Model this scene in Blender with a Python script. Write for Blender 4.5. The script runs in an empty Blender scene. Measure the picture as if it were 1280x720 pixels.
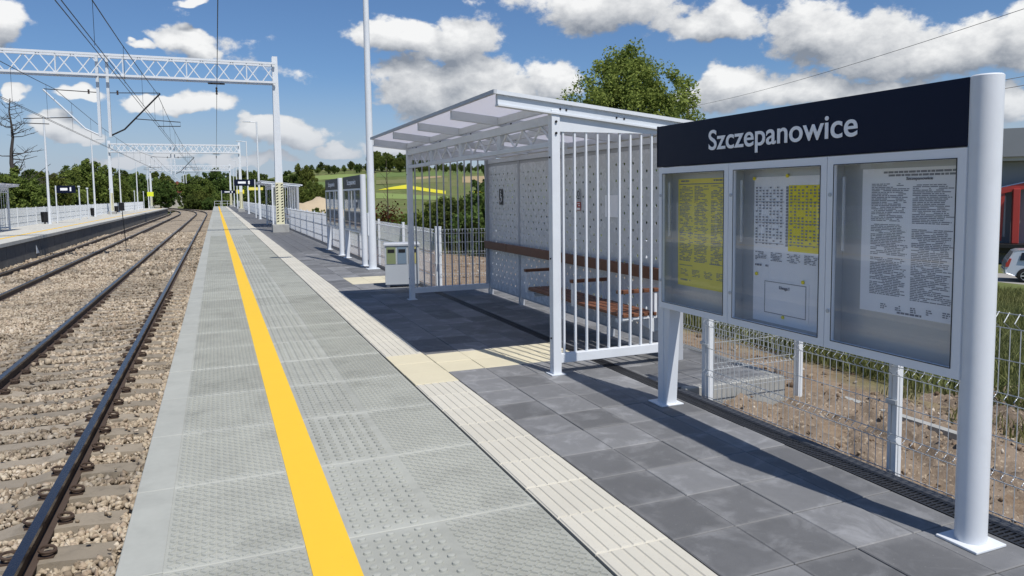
import bpy, math, random
import numpy as np
from mathutils import Matrix, Vector
random.seed(7); rng = np.random.default_rng(11)
R = math.radians
sc = bpy.context.scene
COL = sc.collection

# ------------------------------------------------------------------ camera
CAM = np.array([0.0, 0.0, 1.63]); FPX = 903.64; CY = 311.49
YAW, PIT, ROL = 0.386863, -0.0760356, -0.0125833
_f = np.array([math.sin(YAW)*math.cos(PIT), math.cos(YAW)*math.cos(PIT), math.sin(PIT)])
_r0 = np.array([math.cos(YAW), -math.sin(YAW), 0.0]); _u0 = np.cross(_r0, _f)
_r = math.cos(ROL)*_r0 + math.sin(ROL)*_u0; _u = -math.sin(ROL)*_r0 + math.cos(ROL)*_u0
def ray(x, y):
    return _r*(x-640)/FPX - _u*(y-CY)/FPX + _f
def gz(x, y, z=0.0):
    d = ray(x, y); return CAM + (z-CAM[2])/d[2]*d
def gy(x, y, Y):
    d = ray(x, y); return CAM + Y/d[1]*d
cd = bpy.data.cameras.new('camera'); cam = bpy.data.objects.new('camera', cd); COL.objects.link(cam)
cd.sensor_width = 36; cd.lens = 36*FPX/1280; cd.shift_y = (CY-360)/1280; cd.clip_start = .05; cd.clip_end = 4000
m4 = Matrix.Identity(4)
for i in range(3):
    m4[i][0], m4[i][1], m4[i][2], m4[i][3] = _r[i], _u[i], -_f[i], CAM[i]
cam.matrix_world = m4
sc.camera = cam

# ------------------------------------------------------------------ light, sky
SUNV = Vector((0.13, -0.60, 1.0)).normalized()          # towards the sun
EL = math.asin(SUNV.z); AZ = math.atan2(SUNV.x, SUNV.y)
sd = bpy.data.lights.new('sun', 'SUN'); sd.energy = 4.5; sd.angle = R(0.53); sd.color = (1, .955, .89)
sun = bpy.data.objects.new('sun', sd); COL.objects.link(sun)
sun.rotation_euler = SUNV.to_track_quat('Z', 'Y').to_euler(); sun.location = (0, -10, 40)
sc.view_settings.view_transform = 'Standard'; sc.view_settings.look = 'None'
sc.view_settings.exposure = 0.0; sc.view_settings.gamma = 1.0
try: sc.view_settings.use_curve_mapping = False
except Exception: pass
sc.cycles.max_bounces = 6; sc.cycles.diffuse_bounces = 3; sc.cycles.glossy_bounces = 3; sc.cycles.transparent_max_bounces = 24; sc.cycles.use_denoising = True

W = bpy.data.worlds.new('World'); sc.world = W; W.use_nodes = True

class NT:
    """tiny node helper"""
    def __init__(s, nt): s.nt = nt; s.n = nt.nodes; s.l = nt.links
    def new(s, t, **kw):
        n = s.n.new(t)
        for k, v in kw.items(): setattr(n, k, v)
        return n
    def set(s, sock, v):
        if hasattr(v, 'is_linked') or isinstance(v, bpy.types.NodeSocket): s.l.new(v, sock)
        else: sock.default_value = v
    def math(s, op, a, b=None, c=None, clamp=False):
        n = s.new('ShaderNodeMath', operation=op, use_clamp=clamp)
        s.set(n.inputs[0], a)
        if b is not None: s.set(n.inputs[1], b)
        if c is not None: s.set(n.inputs[2], c)
        return n.outputs[0]
    def vmath(s, op, a, b=None):
        n = s.new('ShaderNodeVectorMath', operation=op)
        s.set(n.inputs[0], a)
        if b is not None: s.set(n.inputs[1], b)
        return n.outputs['Value'] if op in ('LENGTH', 'DOT_PRODUCT', 'DISTANCE') else n.outputs[0]
    def noise(s, vec, scale, detail=4, rough=.55, dist=0.0):
        n = s.new('ShaderNodeTexNoise'); s.set(n.inputs['Vector'], vec)
        n.inputs['Scale'].default_value = scale; n.inputs['Detail'].default_value = detail
        n.inputs['Roughness'].default_value = rough; n.inputs['Distortion'].default_value = dist
        return n.outputs['Fac']
    def mr(s, v, a, b, c=0.0, d=1.0, smooth=False):
        n = s.new('ShaderNodeMapRange'); n.clamp = True
        if smooth: n.interpolation_type = 'SMOOTHSTEP'
        s.set(n.inputs[0], v)
        for i, q in enumerate((a, b, c, d)): s.set(n.inputs[i+1], q)
        return n.outputs[0]
    def mix(s, fac, a, b, blend='MIX'):
        n = s.new('ShaderNodeMix', data_type='RGBA', blend_type=blend)
        s.set(n.inputs[0], fac); s.set(n.inputs[6], a); s.set(n.inputs[7], b)
        return n.outputs[2]

def c4(c): return (c[0], c[1], c[2], 1.0)
def srgb(*c):
    return tuple(((v/255)/12.92 if v/255 <= .04045 else ((v/255+.055)/1.055)**2.4) for v in c)

def build_sky():
    nt = W.node_tree; nt.nodes.clear(); N = NT(nt)
    sky = N.new('ShaderNodeTexSky', sky_type='NISHITA', sun_disc=False)
    sky.sun_elevation = EL; sky.sun_rotation = AZ; sky.altitude = 200; sky.air_density = 1.0
    sky.dust_density = .6; sky.ozone_density = 2.2
    # cumulus field: a density function of direction, evaluated twice (here and a little higher) to shade undersides
    g = bpy.data.node_groups.new('cloud_density', 'ShaderNodeTree')
    g.interface.new_socket('Dir', in_out='INPUT', socket_type='NodeSocketVector')
    g.interface.new_socket('Density', in_out='OUTPUT', socket_type='NodeSocketFloat')
    G = NT(g); gi = G.new('NodeGroupInput'); go = G.new('NodeGroupOutput')
    d = gi.outputs[0]
    sep = G.new('ShaderNodeSeparateXYZ'); g.links.new(d, sep.inputs[0])
    az = G.math('ARCTAN2', sep.outputs[0], sep.outputs[1]); el = G.math('ARCSINE', sep.outputs[2])
    comb = G.new('ShaderNodeCombineXYZ'); g.links.new(az, comb.inputs[0]); g.links.new(el, comb.inputs[1])
    ae = comb.outputs[0]
    # ragged edges: the position is warped with noise before the clumps are measured
    sc3 = G.vmath('MULTIPLY', d, (1, 1, 1.5))
    nzt = G.new('ShaderNodeTexNoise'); g.links.new(sc3, nzt.inputs['Vector']); nzt.inputs['Scale'].default_value = 9; nzt.inputs['Detail'].default_value = 4; nzt.inputs['Roughness'].default_value = .6
    ae = G.vmath('ADD', ae, G.vmath('MULTIPLY', G.vmath('SUBTRACT', nzt.outputs['Color'], (.5, .5, .5)), (.12, .075, 0)))
    nz2 = G.noise(sc3, 22.0, 9, .66)
    cover = G.mr(G.noise(G.vmath('MULTIPLY', d, (1, 1, 2.6)), 3.1, 3, .55), .55, .72, 0, 1.0)
    tot = G.math('MULTIPLY', cover, .5)
    blobs = [(500, 42, 75, 30), (575, 48, 62, 42), (525, 112, 62, 52), (600, 112, 70, 52), (640, 125, 50, 40), (690, 100, 55, 30),
             (752, 8, 115, 34), (890, 26, 80, 30), (1020, 42, 85, 42), (1095, 55, 110, 52), (1190, 60, 110, 48), (1275, 50, 60, 55),
             (915, 108, 85, 36), (1010, 112, 85, 30), (1100, 105, 70, 26), (1265, 128, 40, 30), (5, 40, 40, 36), (238, 60, 50, 22), (255, 132, 62, 22),
             (205, 128, 40, 16), (370, 168, 62, 26), (335, 165, 40, 24), (425, 186, 40, 16), (110, 122, 45, 14), (20, 122, 26, 14),
             (90, 165, 50, 14), (500, 180, 50, 22), (180, 62, 26, 8), (245, 6, 22, 8), (300, 200, 90, 10), (160, 195, 80, 10)]
    for (x, y, rx, ry) in blobs:
        v = ray(x, y); v = v/np.linalg.norm(v)
        a0 = math.atan2(v[0], v[1]); e0 = math.asin(v[2])
        cs = 1/math.hypot(1, (x-640)/FPX)
        dv = G.vmath('SUBTRACT', ae, (a0, e0, 0))
        dv = G.vmath('MULTIPLY', dv, (FPX/(rx*1.1*cs*cs), FPX/(ry*cs), 0))
        ln = G.vmath('LENGTH', dv)
        w = G.mr(ln, 1.35, 0.0, 0, 1.0, True)
        tot = G.math('MAXIMUM', tot, w)
    dens = G.math('ADD', tot, G.math('ADD', G.math('MULTIPLY', G.math('SUBTRACT', nzt.outputs['Fac'], .5), .5), G.math('MULTIPLY', G.math('SUBTRACT', nz2, .5), 1.05)))
    g.links.new(dens, go.inputs[0])
    tc = N.new('ShaderNodeTexCoord')
    dirv = N.vmath('NORMALIZE', tc.outputs['Generated'])
    def ev(vec):
        n = N.new('ShaderNodeGroup'); n.node_tree = g; N.set(n.inputs[0], vec); return n.outputs[0]
    d0 = ev(dirv)
    d1 = ev(N.vmath('NORMALIZE', N.vmath('ADD', dirv, (0.004, -0.010, 0.026))))
    alpha = N.mr(d0, .30, .56, 0, 1, True)
    relief = N.math('MULTIPLY', N.math('SUBTRACT', d0, d1), .95)
    lit = N.mr(N.math('SUBTRACT', N.math('ADD', relief, .55), N.math('MULTIPLY', d0, .22)), 0, 1, 0, 1)
    ccol = N.mix(lit, c4((2.5, 2.8, 3.3)), c4((9.6, 9.6, 9.5)))
    skyc = N.mix(1.0, sky.outputs[0], c4((.62, .79, 1.0)), 'MULTIPLY')
    spz = N.new('ShaderNodeSeparateXYZ'); N.l.new(dirv, spz.inputs[0])
    skyc = N.mix(N.mr(spz.outputs[2], .17, .0, 0, .85, True), skyc, c4((4.3, 5.0, 6.1)))      # pale haze low over the horizon
    ccol = N.mix(N.mr(spz.outputs[2], .15, .02, 0, .8, True), ccol, c4((4.9, 5.35, 6.1)))
    col = N.mix(N.math('MULTIPLY', alpha, .95), skyc, ccol)
    bg = N.new('ShaderNodeBackground'); N.l.new(col, bg.inputs[0]); bg.inputs[1].default_value = .1
    out = N.new('ShaderNodeOutputWorld'); N.l.new(bg.outputs[0], out.inputs[0])
build_sky()

# ------------------------------------------------------------------ mesh + object helpers
class MB:
    def __init__(s): s.v = []; s.f = []
    def add(s, vs, fs):
        o = len(s.v); s.v += [tuple(p) for p in vs]; s.f += [tuple(i+o for i in q) for q in fs]; return s
    def box(s, x0, x1, y0, y1, z0, z1):
        return s.add([(x0,y0,z0),(x1,y0,z0),(x1,y1,z0),(x0,y1,z0),(x0,y0,z1),(x1,y0,z1),(x1,y1,z1),(x0,y1,z1)],
                     [(0,3,2,1),(4,5,6,7),(0,1,5,4),(1,2,6,5),(2,3,7,6),(3,0,4,7)])
    def cbox(s, x0, x1, y0, y1, z0, z1, c=.005):
        """box with chamfered top edges"""
        v = [(x0,y0,z0),(x1,y0,z0),(x1,y1,z0),(x0,y1,z0),(x0,y0,z1-c),(x1,y0,z1-c),(x1,y1,z1-c),(x0,y1,z1-c),
             (x0+c,y0+c,z1),(x1-c,y0+c,z1),(x1-c,y1-c,z1),(x0+c,y1-c,z1)]
        return s.add(v, [(0,3,2,1),(0,1,5,4),(1,2,6,5),(2,3,7,6),(3,0,4,7),(4,5,9,8),(5,6,10,9),(6,7,11,10),(7,4,8,11),(8,9,10,11)])
    def beam(s, p, q, w, h, up=(0,0,1)):
        p = Vector(p); q = Vector(q); d = (q-p).normalized(); up = Vector(up)
        if abs(d.dot(up)) > .98: up = Vector((1,0,0))
        a = d.cross(up).normalized()*w/2; b = a.cross(d).normalized()*h/2
        vs = [p-a-b,p+a-b,p+a+b,p-a+b,q-a-b,q+a-b,q+a+b,q-a+b]
        return s.add(vs, [(0,3,2,1),(4,5,6,7),(0,1,5,4),(1,2,6,5),(2,3,7,6),(3,0,4,7)])
    def tube(s, pts, r, n=8, cap=True):
        pts = [Vector(p) for p in pts]; rs = r if isinstance(r, (list, tuple)) else [r]*len(pts)
        o = len(s.v); prev = None
        for i, p in enumerate(pts):
            d = (pts[min(i+1, len(pts)-1)]-pts[max(i-1, 0)]).normalized()
            if prev is None:
                a = d.orthogonal().normalized()
                if abs(d.z) > .9: a = Vector((1,0,0)) - d*d.x; a.normalize()
            else: a = (prev - d*prev.dot(d)).normalized()
            prev = a; b = d.cross(a)
            for k in range(n):
                t = 2*math.pi*k/n; s.v.append(tuple(p + (a*math.cos(t)+b*math.sin(t))*rs[i]))
        for i in range(len(pts)-1):
            for k in range(n):
                s.f.append((o+i*n+k, o+i*n+(k+1)%n, o+(i+1)*n+(k+1)%n, o+(i+1)*n+k))
        if cap:
            s.f.append(tuple(o+k for k in reversed(range(n)))); e = o+(len(pts)-1)*n; s.f.append(tuple(e+k for k in range(n)))
        return s
    def prism(s, poly, axis, a0, a1):
        """poly: 2-D outline; axis 'x','y','z' extruded from a0 to a1"""
        def P(u, v, w): return {'x': (w,u,v), 'y': (u,w,v), 'z': (u,v,w)}[axis]
        n = len(poly); vs = [P(u,v,a0) for u,v in poly]+[P(u,v,a1) for u,v in poly]
        fs = [tuple(range(n)), tuple(reversed(range(n, 2*n)))]+[((k+1)%n, k, k+n, (k+1)%n+n) for k in range(n)]
        return s.add(vs, fs)
    def lathe(s, prof, n=16, c=(0,0,0)):
        o = len(s.v)
        for (r, z) in prof:
            for k in range(n):
                t = 2*math.pi*k/n; s.v.append((c[0]+r*math.cos(t), c[1]+r*math.sin(t), c[2]+z))
        for i in range(len(prof)-1):
            for k in range(n): s.f.append((o+i*n+k, o+i*n+(k+1)%n, o+(i+1)*n+(k+1)%n, o+(i+1)*n+k))
        return s
    def mesh(s, name, mat=None, smooth=False):
        me = bpy.data.meshes.new(name); me.from_pydata(s.v, [], s.f); me.update()
        if mat: me.materials.append(mat)
        fix(me)
        if smooth: shade(me)
        return me
import bmesh
def fix(me):
    bm = bmesh.new(); bm.from_mesh(me); bmesh.ops.recalc_face_normals(bm, faces=bm.faces); bm.to_mesh(me); bm.free()
def shade(me, ang=40):
    me.polygons.foreach_set('use_smooth', [True]*len(me.polygons))
    try: me.set_sharp_from_angle(angle=R(ang))
    except Exception: pass
def link(name, me, parent=None, loc=(0,0,0), rot=(0,0,0), scale=None):
    o = bpy.data.objects.new(name, me); COL.objects.link(o); o.location = loc; o.rotation_euler = rot
    if scale: o.scale = scale
    if parent: o.parent = parent
    return o
def tag(o, label=None, cat=None, group=None, kind=None):
    if label: o['label'] = label
    if cat: o['category'] = cat
    if group: o['group'] = group
    if kind: o['kind'] = kind
    return o
def empty(name, loc, label, cat, group=None, rz=0):
    o = link(name, None, None, loc, (0,0,rz)); o.empty_display_size = .1
    return tag(o, label, cat, group)
def part(name, mb, mat, parent, smooth=False, bevel=0, loc=(0,0,0), kind=None):
    o = link(name, mb.mesh(name, mat, smooth), parent, loc)
    if bevel:
        b = o.modifiers.new('bevel', 'BEVEL'); b.width = bevel; b.segments = 2; b.limit_method = 'ANGLE'; b.angle_limit = R(50)
    if kind: o['kind'] = kind
    return o
def copy_tree(o, parent=None, kids=None):
    if kids is None:
        kids = {}
        for q in COL.objects:
            if q.parent: kids.setdefault(q.parent.name, []).append(q)
    c = o.copy(); COL.objects.link(c); c.parent = parent
    for ch in kids.get(o.name, []): copy_tree(ch, c, kids)
    return c
def npmesh(name, V, F, mat, rnd=None, smooth=False):
    """fast mesh from numpy arrays, faces all of one size"""
    me = bpy.data.meshes.new(name); n, k = F.shape
    me.vertices.add(len(V)); me.vertices.foreach_set('co', np.asarray(V, np.float32).ravel())
    me.loops.add(n*k); me.loops.foreach_set('vertex_index', np.asarray(F, np.int32).ravel())
    me.polygons.add(n); me.polygons.foreach_set('loop_start', np.arange(0, n*k, k, dtype=np.int32))
    try: me.polygons.foreach_set('loop_total', np.full(n, k, np.int32))
    except Exception: pass
    me.update(calc_edges=True); me.validate()
    if rnd is not None:
        a = me.attributes.new('rnd', 'FLOAT', 'FACE'); a.data.foreach_set('value', np.asarray(rnd, np.float32))
    if mat: me.materials.append(mat)
    if smooth: me.polygons.foreach_set('use_smooth', [True]*n)
    return me

# ------------------------------------------------------------------ materials
MATS = {}
def pm(name, col, var=.12, scale=6, rough=.6, bump=.0, bscale=120, metal=0.0, objrand=0.0, spots=None, edge=None, spec=.5, coat=0.0, stain=0.0, stain_scale=2.2):
    m = bpy.data.materials.new(name); m.use_nodes = True; N = NT(m.node_tree); b = N.n['Principled BSDF']
    geo = N.new('ShaderNodeNewGeometry'); P = geo.outputs['Position']
    n1 = N.noise(P, scale, 5, .6); n2 = N.noise(P, scale*7.3, 4, .6)
    k = N.math('ADD', 1.0-var*1.0, N.math('MULTIPLY', N.math('ADD', N.math('MULTIPLY', n1, .65), N.math('MULTIPLY', n2, .35)), var*2))
    if objrand:
        oi = N.new('ShaderNodeObjectInfo')
        k = N.math('MULTIPLY', k, N.mr(oi.outputs['Random'], 0, 1, 1-objrand, 1+objrand))
    if stain:
        st = N.mr(N.noise(P, stain_scale, 5, .65, .6), .48, .70, 0, 1, True)
        k = N.math('MULTIPLY', k, N.math('SUBTRACT', 1.0, N.math('MULTIPLY', st, stain)))
    vm = N.new('ShaderNodeVectorMath', operation='SCALE'); vm.inputs[0].default_value = col[:3]; N.set(vm.inputs['Scale'], k)
    colr = vm.outputs[0]
    if edge:   # pale dust along the edges of each slab
        tc = N.new('ShaderNodeTexCoord'); sp = N.new('ShaderNodeSeparateXYZ'); N.l.new(tc.outputs['Generated'], sp.inputs[0])
        ex = N.math('ABSOLUTE', N.math('SUBTRACT', sp.outputs[0], .5)); ey = N.math('ABSOLUTE', N.math('SUBTRACT', sp.outputs[1], .5))
        e = N.math('MAXIMUM', ex, ey) if edge[2] == 'xy' else ey
        e = N.math('ADD', e, N.math('MULTIPLY', N.math('SUBTRACT', N.noise(P, 4.5, 5, .6, .8), .5), edge[3]))
        colr = N.mix(N.mr(e, .5-edge[4], .5, 0, edge[1], True), colr, c4(edge[0]))
    if spots:
        sn = N.mr(N.noise(P, spots[1], 2, .5), spots[2], spots[2]+.06, 0, spots[3])
        colr = N.mix(sn, colr, c4(spots[0]))
    N.set(b.inputs['Base Color'], colr)
    rr = N.math('ADD', rough-.06, N.math('MULTIPLY', n2, .12)); N.set(b.inputs['Roughness'], rr)
    b.inputs['Metallic'].default_value = metal; b.inputs['Specular IOR Level'].default_value = spec
    if coat: b.inputs['Coat Weight'].default_value = coat; b.inputs['Coat Roughness'].default_value = .1
    if bump:
        bn = N.new('ShaderNodeBump'); bn.inputs['Strength'].default_value = bump; bn.inputs['Distance'].default_value = .01
        N.set(bn.inputs['Height'], N.math('ADD', N.noise(P, bscale, 4, .65), N.math('MULTIPLY', n1, .6))); N.l.new(bn.outputs[0], b.inputs['Normal'])
    MATS[name] = m; return m
WHITE = pm('white_paint', (.70,.73,.76), .05, 3, .42, .02, 40, stain=.05)
WHITE2 = pm('galvanised_white', (.62,.66,.70), .10, 2, .5, stain=.10)
GREYM = pm('grey_powder_coat', (.42,.44,.47), .06, 4, .45)
FRAMEP = pm('silver_door_frame', (.82,.84,.86), .04, 6, .45)
ALU = pm('anodised_aluminium', (.56,.58,.60), .05, 9, .38, metal=.35)
PERF = pm('perforated_sheet', (.66,.68,.70), .05, 1.5, .27, spec=.7, stain=.06)
NAVY = pm('navy_enamel', (.004,.007,.026), .1, 2, .4, spec=.25)
LETTER = pm('white_vinyl', (.93,.94,.95), .02, 5, .6, spec=.3)
SLAB = pm('edge_slab_concrete', (.345,.352,.315), .25, 3.0, .85, .12, 260, objrand=.09, edge=((.52,.53,.49), .24, 'y', .16, .09), stain=.16, stain_scale=2.3)
SLABP = pm('edge_slab_trim', (.375,.382,.345), .20, 3.0, .8, .06, 200, objrand=.03, stain=.10)
TACT = pm('cream_tactile_concrete', (.55,.525,.45), .10, 5, .85, .12, 240, objrand=.05, spots=((.42,.38,.30), 90, .66, .5))
CREAM = pm('cream_paver', (.58,.53,.385), .10, 5, .85, .12, 240, objrand=.04)
PAVE = pm('dark_paver', (.150,.152,.156), .30, 3.2, .72, .22, 180, objrand=.30, edge=((.25,.25,.25), .28, 'xy', .45, .12), spots=((.34,.34,.34), 60, .70, .35), stain=-.5, stain_scale=4.2)
YELLOW = pm('yellow_marking', (.80,.50,.03), .06, 4, .7, .08, 200, spots=((.70,.42,.05), 40, .68, .5))
CONC = pm('plain_concrete', (.36,.36,.34), .16, 2.5, .9, .2, 90, stain=.2)
DKCONC = pm('weathered_platform_wall', (.13,.13,.125), .25, 1.5, .9, .2, 60, stain=.3)
PALEPLAT = pm('pale_platform_paving', (.52,.51,.46), .14, 1.2, .9, .1, 90, stain=.15)
DRAIN = pm('drain_grate_iron', (.035,.036,.04), .2, 12, .5, metal=.4)
DARK = pm('dark_channel', (.012,.012,.013), .2, 12, .9)
KERB = pm('dark_kerb', (.085,.09,.10), .2, 5, .8, .1, 120)
WOOD = pm('brown_stained_timber', (.155,.062,.030), .28, 14, .5, .12, 90, objrand=.12)
ROOFP = None
STEEL = pm('rail_side_rust', (.075,.052,.040), .35, 9, .7, .2, 150)
RAILTOP = pm('rail_running_surface', (.085,.09,.11), .2, 4, .28, metal=.85)
SLEEP = pm('sleeper_concrete', (.285,.245,.19), .28, 6, .92, .3, 150, objrand=.16, stain=.3, stain_scale=5)
CLIP = pm('rail_clip_rust', (.060,.038,.026), .4, 30, .75)
SOILM = pm('bare_soil', (.225,.172,.125), .55, 3.6, .95, .9, 70, spots=((.46,.38,.28), 34, .60, .6), stain=.5, stain_scale=1.3)
STEELW = pm('fence_wire_galvanised', (.52,.55,.57), .08, 4, .45, metal=.3)
BLACK = pm('black_plastic', (.012,.012,.013), .2, 8, .45)
CABLE = pm('overhead_wire', (.022,.020,.020), .2, 8, .5, metal=.3)
INSUL = pm('insulator_brown', (.055,.035,.03), .2, 8, .25)
PAPER = pm('white_paper', (.92,.93,.96), .03, 3, .6)
YPAPER = pm('yellow_paper', (.86,.75,.16), .04, 3, .6)
YPAPER2 = pm('bright_yellow_paper', (.90,.76,.05), .03, 3, .6)
INK = pm('printing_ink', (.27,.275,.31), .2, 30, .7)
REDP = pm('red_paint', (.40,.045,.035), .15, 4, .4)
BARK = pm('bark', (.075,.058,.043), .3, 5, .95, .5, 20)
DEADB = pm('dead_bark', (.055,.048,.044), .3, 5, .95, .4, 20)
HAZY = pm('hazard_yellow', (.70,.67,.46), .1, 3, .6)
CARP = pm('silver_car_paint', (.55,.58,.63), .03, 2, .3, metal=.3, coat=.6)
TYRE = pm('tyre_rubber', (.018,.018,.019), .2, 14, .85)
CGLASS = pm('dark_car_glass', (.012,.015,.018), .05, 4, .06)
ROOFT = pm('red_roof_tile', (.20,.058,.038), .2, 3, .85)
FACADE = pm('grey_cladding', (.24,.25,.265), .08, 1, .6)
WALLP = pm('pale_render_wall', (.46,.44,.41), .1, 1, .9)
def glass(name, tint=(.93,.96,.95), ior=1.5, rough=0.0):
    m = bpy.data.materials.new(name); m.use_nodes = True; N = NT(m.node_tree); N.n.clear()
    t = N.new('ShaderNodeBsdfTransparent'); t.inputs[0].default_value = c4(tint)
    g = N.new('ShaderNodeBsdfGlossy'); g.inputs['Roughness'].default_value = rough; g.inputs[0].default_value = (1,1,1,1)
    lw = N.new('ShaderNodeLayerWeight'); lw.inputs[0].default_value = .5
    r0 = ((ior-1)/(ior+1))**2*2
    fac = N.math('ADD', r0, N.math('MULTIPLY', N.math('POWER', lw.outputs['Facing'], 5.0), 1-r0))
    mx = N.new('ShaderNodeMixShader'); N.l.new(fac, mx.inputs[0]); N.l.new(t.outputs[0], mx.inputs[1]); N.l.new(g.outputs[0], mx.inputs[2])
    o = N.new('ShaderNodeOutputMaterial'); N.l.new(mx.outputs[0], o.inputs[0]); return m
GLASS = glass('display_glass', (.985,.99,.99), 1.42)
def translucent(name, col, tr=.4):
    m = bpy.data.materials.new(name); m.use_nodes = True; N = NT(m.node_tree); N.n.clear()
    d = N.new('ShaderNodeBsdfDiffuse'); d.inputs[0].default_value = c4(col)
    t = N.new('ShaderNodeBsdfTranslucent'); t.inputs[0].default_value = c4(col)
    mx = N.new('ShaderNodeMixShader'); mx.inputs[0].default_value = tr; N.l.new(d.outputs[0], mx.inputs[1]); N.l.new(t.outputs[0], mx.inputs[2])
    o = N.new('ShaderNodeOutputMaterial'); N.l.new(mx.outputs[0], o.inputs[0]); return m
ROOFP = translucent('opal_roof_sheet', (.88,.88,.93), .54)
def leafmat(name, a, b, tr=.35):
    m = bpy.data.materials.new(name); m.use_nodes = True; N = NT(m.node_tree); N.n.clear()
    at = N.new('ShaderNodeAttribute'); at.attribute_name = 'rnd'
    col = N.mix(at.outputs['Fac'], c4(a), c4(b))
    oi = N.new('ShaderNodeObjectInfo')
    hv = N.new('ShaderNodeHueSaturation'); N.set(hv.inputs['Hue'], N.mr(oi.outputs['Random'], 0, 1, .485, .515)); N.set(hv.inputs['Value'], N.mr(oi.outputs['Random'], 0, 1, .82, 1.18)); N.l.new(col, hv.inputs['Color'])
    d = N.new('ShaderNodeBsdfDiffuse'); N.l.new(hv.outputs[0], d.inputs[0])
    t = N.new('ShaderNodeBsdfTranslucent'); N.l.new(hv.outputs[0], t.inputs[0])
    mx = N.new('ShaderNodeMixShader'); mx.inputs[0].default_value = tr; N.l.new(d.outputs[0], mx.inputs[1]); N.l.new(t.outputs[0], mx.inputs[2])
    o = N.new('ShaderNodeOutputMaterial'); N.l.new(mx.outputs[0], o.inputs[0]); return m
LEAF_P = leafmat('poplar_leaf', (.115,.150,.034), (.31,.35,.095))
LEAF_D = leafmat('dark_leaf', (.055,.085,.022), (.145,.195,.056))
LEAF_M = leafmat('hedge_leaf', (.085,.118,.028), (.23,.275,.072))
LEAF_G = leafmat('grass_blade', (.10,.115,.038), (.25,.255,.11), .3)
def stonemat(name, cols):
    m = bpy.data.materials.new(name); m.use_nodes = True; N = NT(m.node_tree); b = N.n['Principled BSDF']
    at = N.new('ShaderNodeAttribute'); at.attribute_name = 'rnd'
    cr = N.new('ShaderNodeValToRGB'); N.l.new(at.outputs['Fac'], cr.inputs[0]); cr.color_ramp.interpolation = 'LINEAR'
    e = cr.color_ramp.elements; e[0].color = c4(cols[0]); e[1].color = c4(cols[-1])
    for i in range(1, len(cols)-1): q = e.new(i/(len(cols)-1)); q.color = c4(cols[i])
    geo = N.new('ShaderNodeNewGeometry')
    big = N.mr(N.noise(geo.outputs['Position'], .55, 4, .6, .8), .42, .66, 1.0, .58, True)
    k = N.math('MULTIPLY', N.mr(N.noise(geo.outputs['Position'], 60, 3, .6), .2, .8, .75, 1.2), big)
    vm = N.new('ShaderNodeVectorMath', operation='SCALE'); N.l.new(cr.outputs[0], vm.inputs[0]); N.set(vm.inputs['Scale'], k)
    N.l.new(vm.outputs[0], b.inputs['Base Color']); b.inputs['Roughness'].default_value = .9
    return m
BALST = stonemat('ballast_stone', [(.18,.138,.095), (.32,.255,.18), (.44,.365,.265), (.52,.445,.335), (.36,.275,.195), (.58,.51,.41)])
RUBBLE = stonemat('rubble_stone', [(.15,.10,.065), (.24,.17,.11), (.32,.24,.165), (.38,.30,.21), (.58,.52,.44)])
def groundmat():
    m = bpy.data.materials.new('ground_cover'); m.use_nodes = True; N = NT(m.node_tree); b = N.n['Principled BSDF']
    geo = N.new('ShaderNodeNewGeometry'); P = geo.outputs['Position']
    g = N.mix(N.mr(N.noise(P, .35, 6, .6), .3, .7), c4((.075,.105,.026)), c4((.17,.195,.065)))
    g = N.mix(N.mr(N.noise(P, .05, 4, .6), .45, .65, 0, .7), g, c4((.17,.16,.075)))
    s = N.mix(N.mr(N.noise(P, 3, 6, .65), .3, .7), c4((.17,.115,.075)), c4((.34,.26,.18)))
    sp = N.new('ShaderNodeSeparateXYZ'); N.l.new(P, sp.inputs[0])
    near = N.math('MULTIPLY', N.mr(N.math('ADD', sp.outputs[0], N.math('MULTIPLY', N.noise(P, .8, 4, .6), 3.0)), 8.8, 7.4), N.mr(sp.outputs[0], -11, -10.5))
    near = N.math('MULTIPLY', near, N.mr(sp.outputs[1], 48, 36))
    near2 = N.math('MULTIPLY', N.mr(sp.outputs[0], 16, 13), N.math('MULTIPLY', N.mr(sp.outputs[1], 14, 16), N.mr(sp.outputs[1], 32, 27)))
    col = N.mix(N.math('MAXIMUM', near, near2), g, s)
    N.set(b.inputs['Base Color'], col); b.inputs['Roughness'].default_value = .95; b.inputs['Specular IOR Level'].default_value = .2
    bn = N.new('ShaderNodeBump'); bn.inputs['Strength'].default_value = .7; bn.inputs['Distance'].default_value = .08
    N.set(bn.inputs['Height'], N.noise(P, 9, 6, .7)); N.l.new(bn.outputs[0], b.inputs['Normal'])
    return m
GROUND = groundmat()
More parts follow.
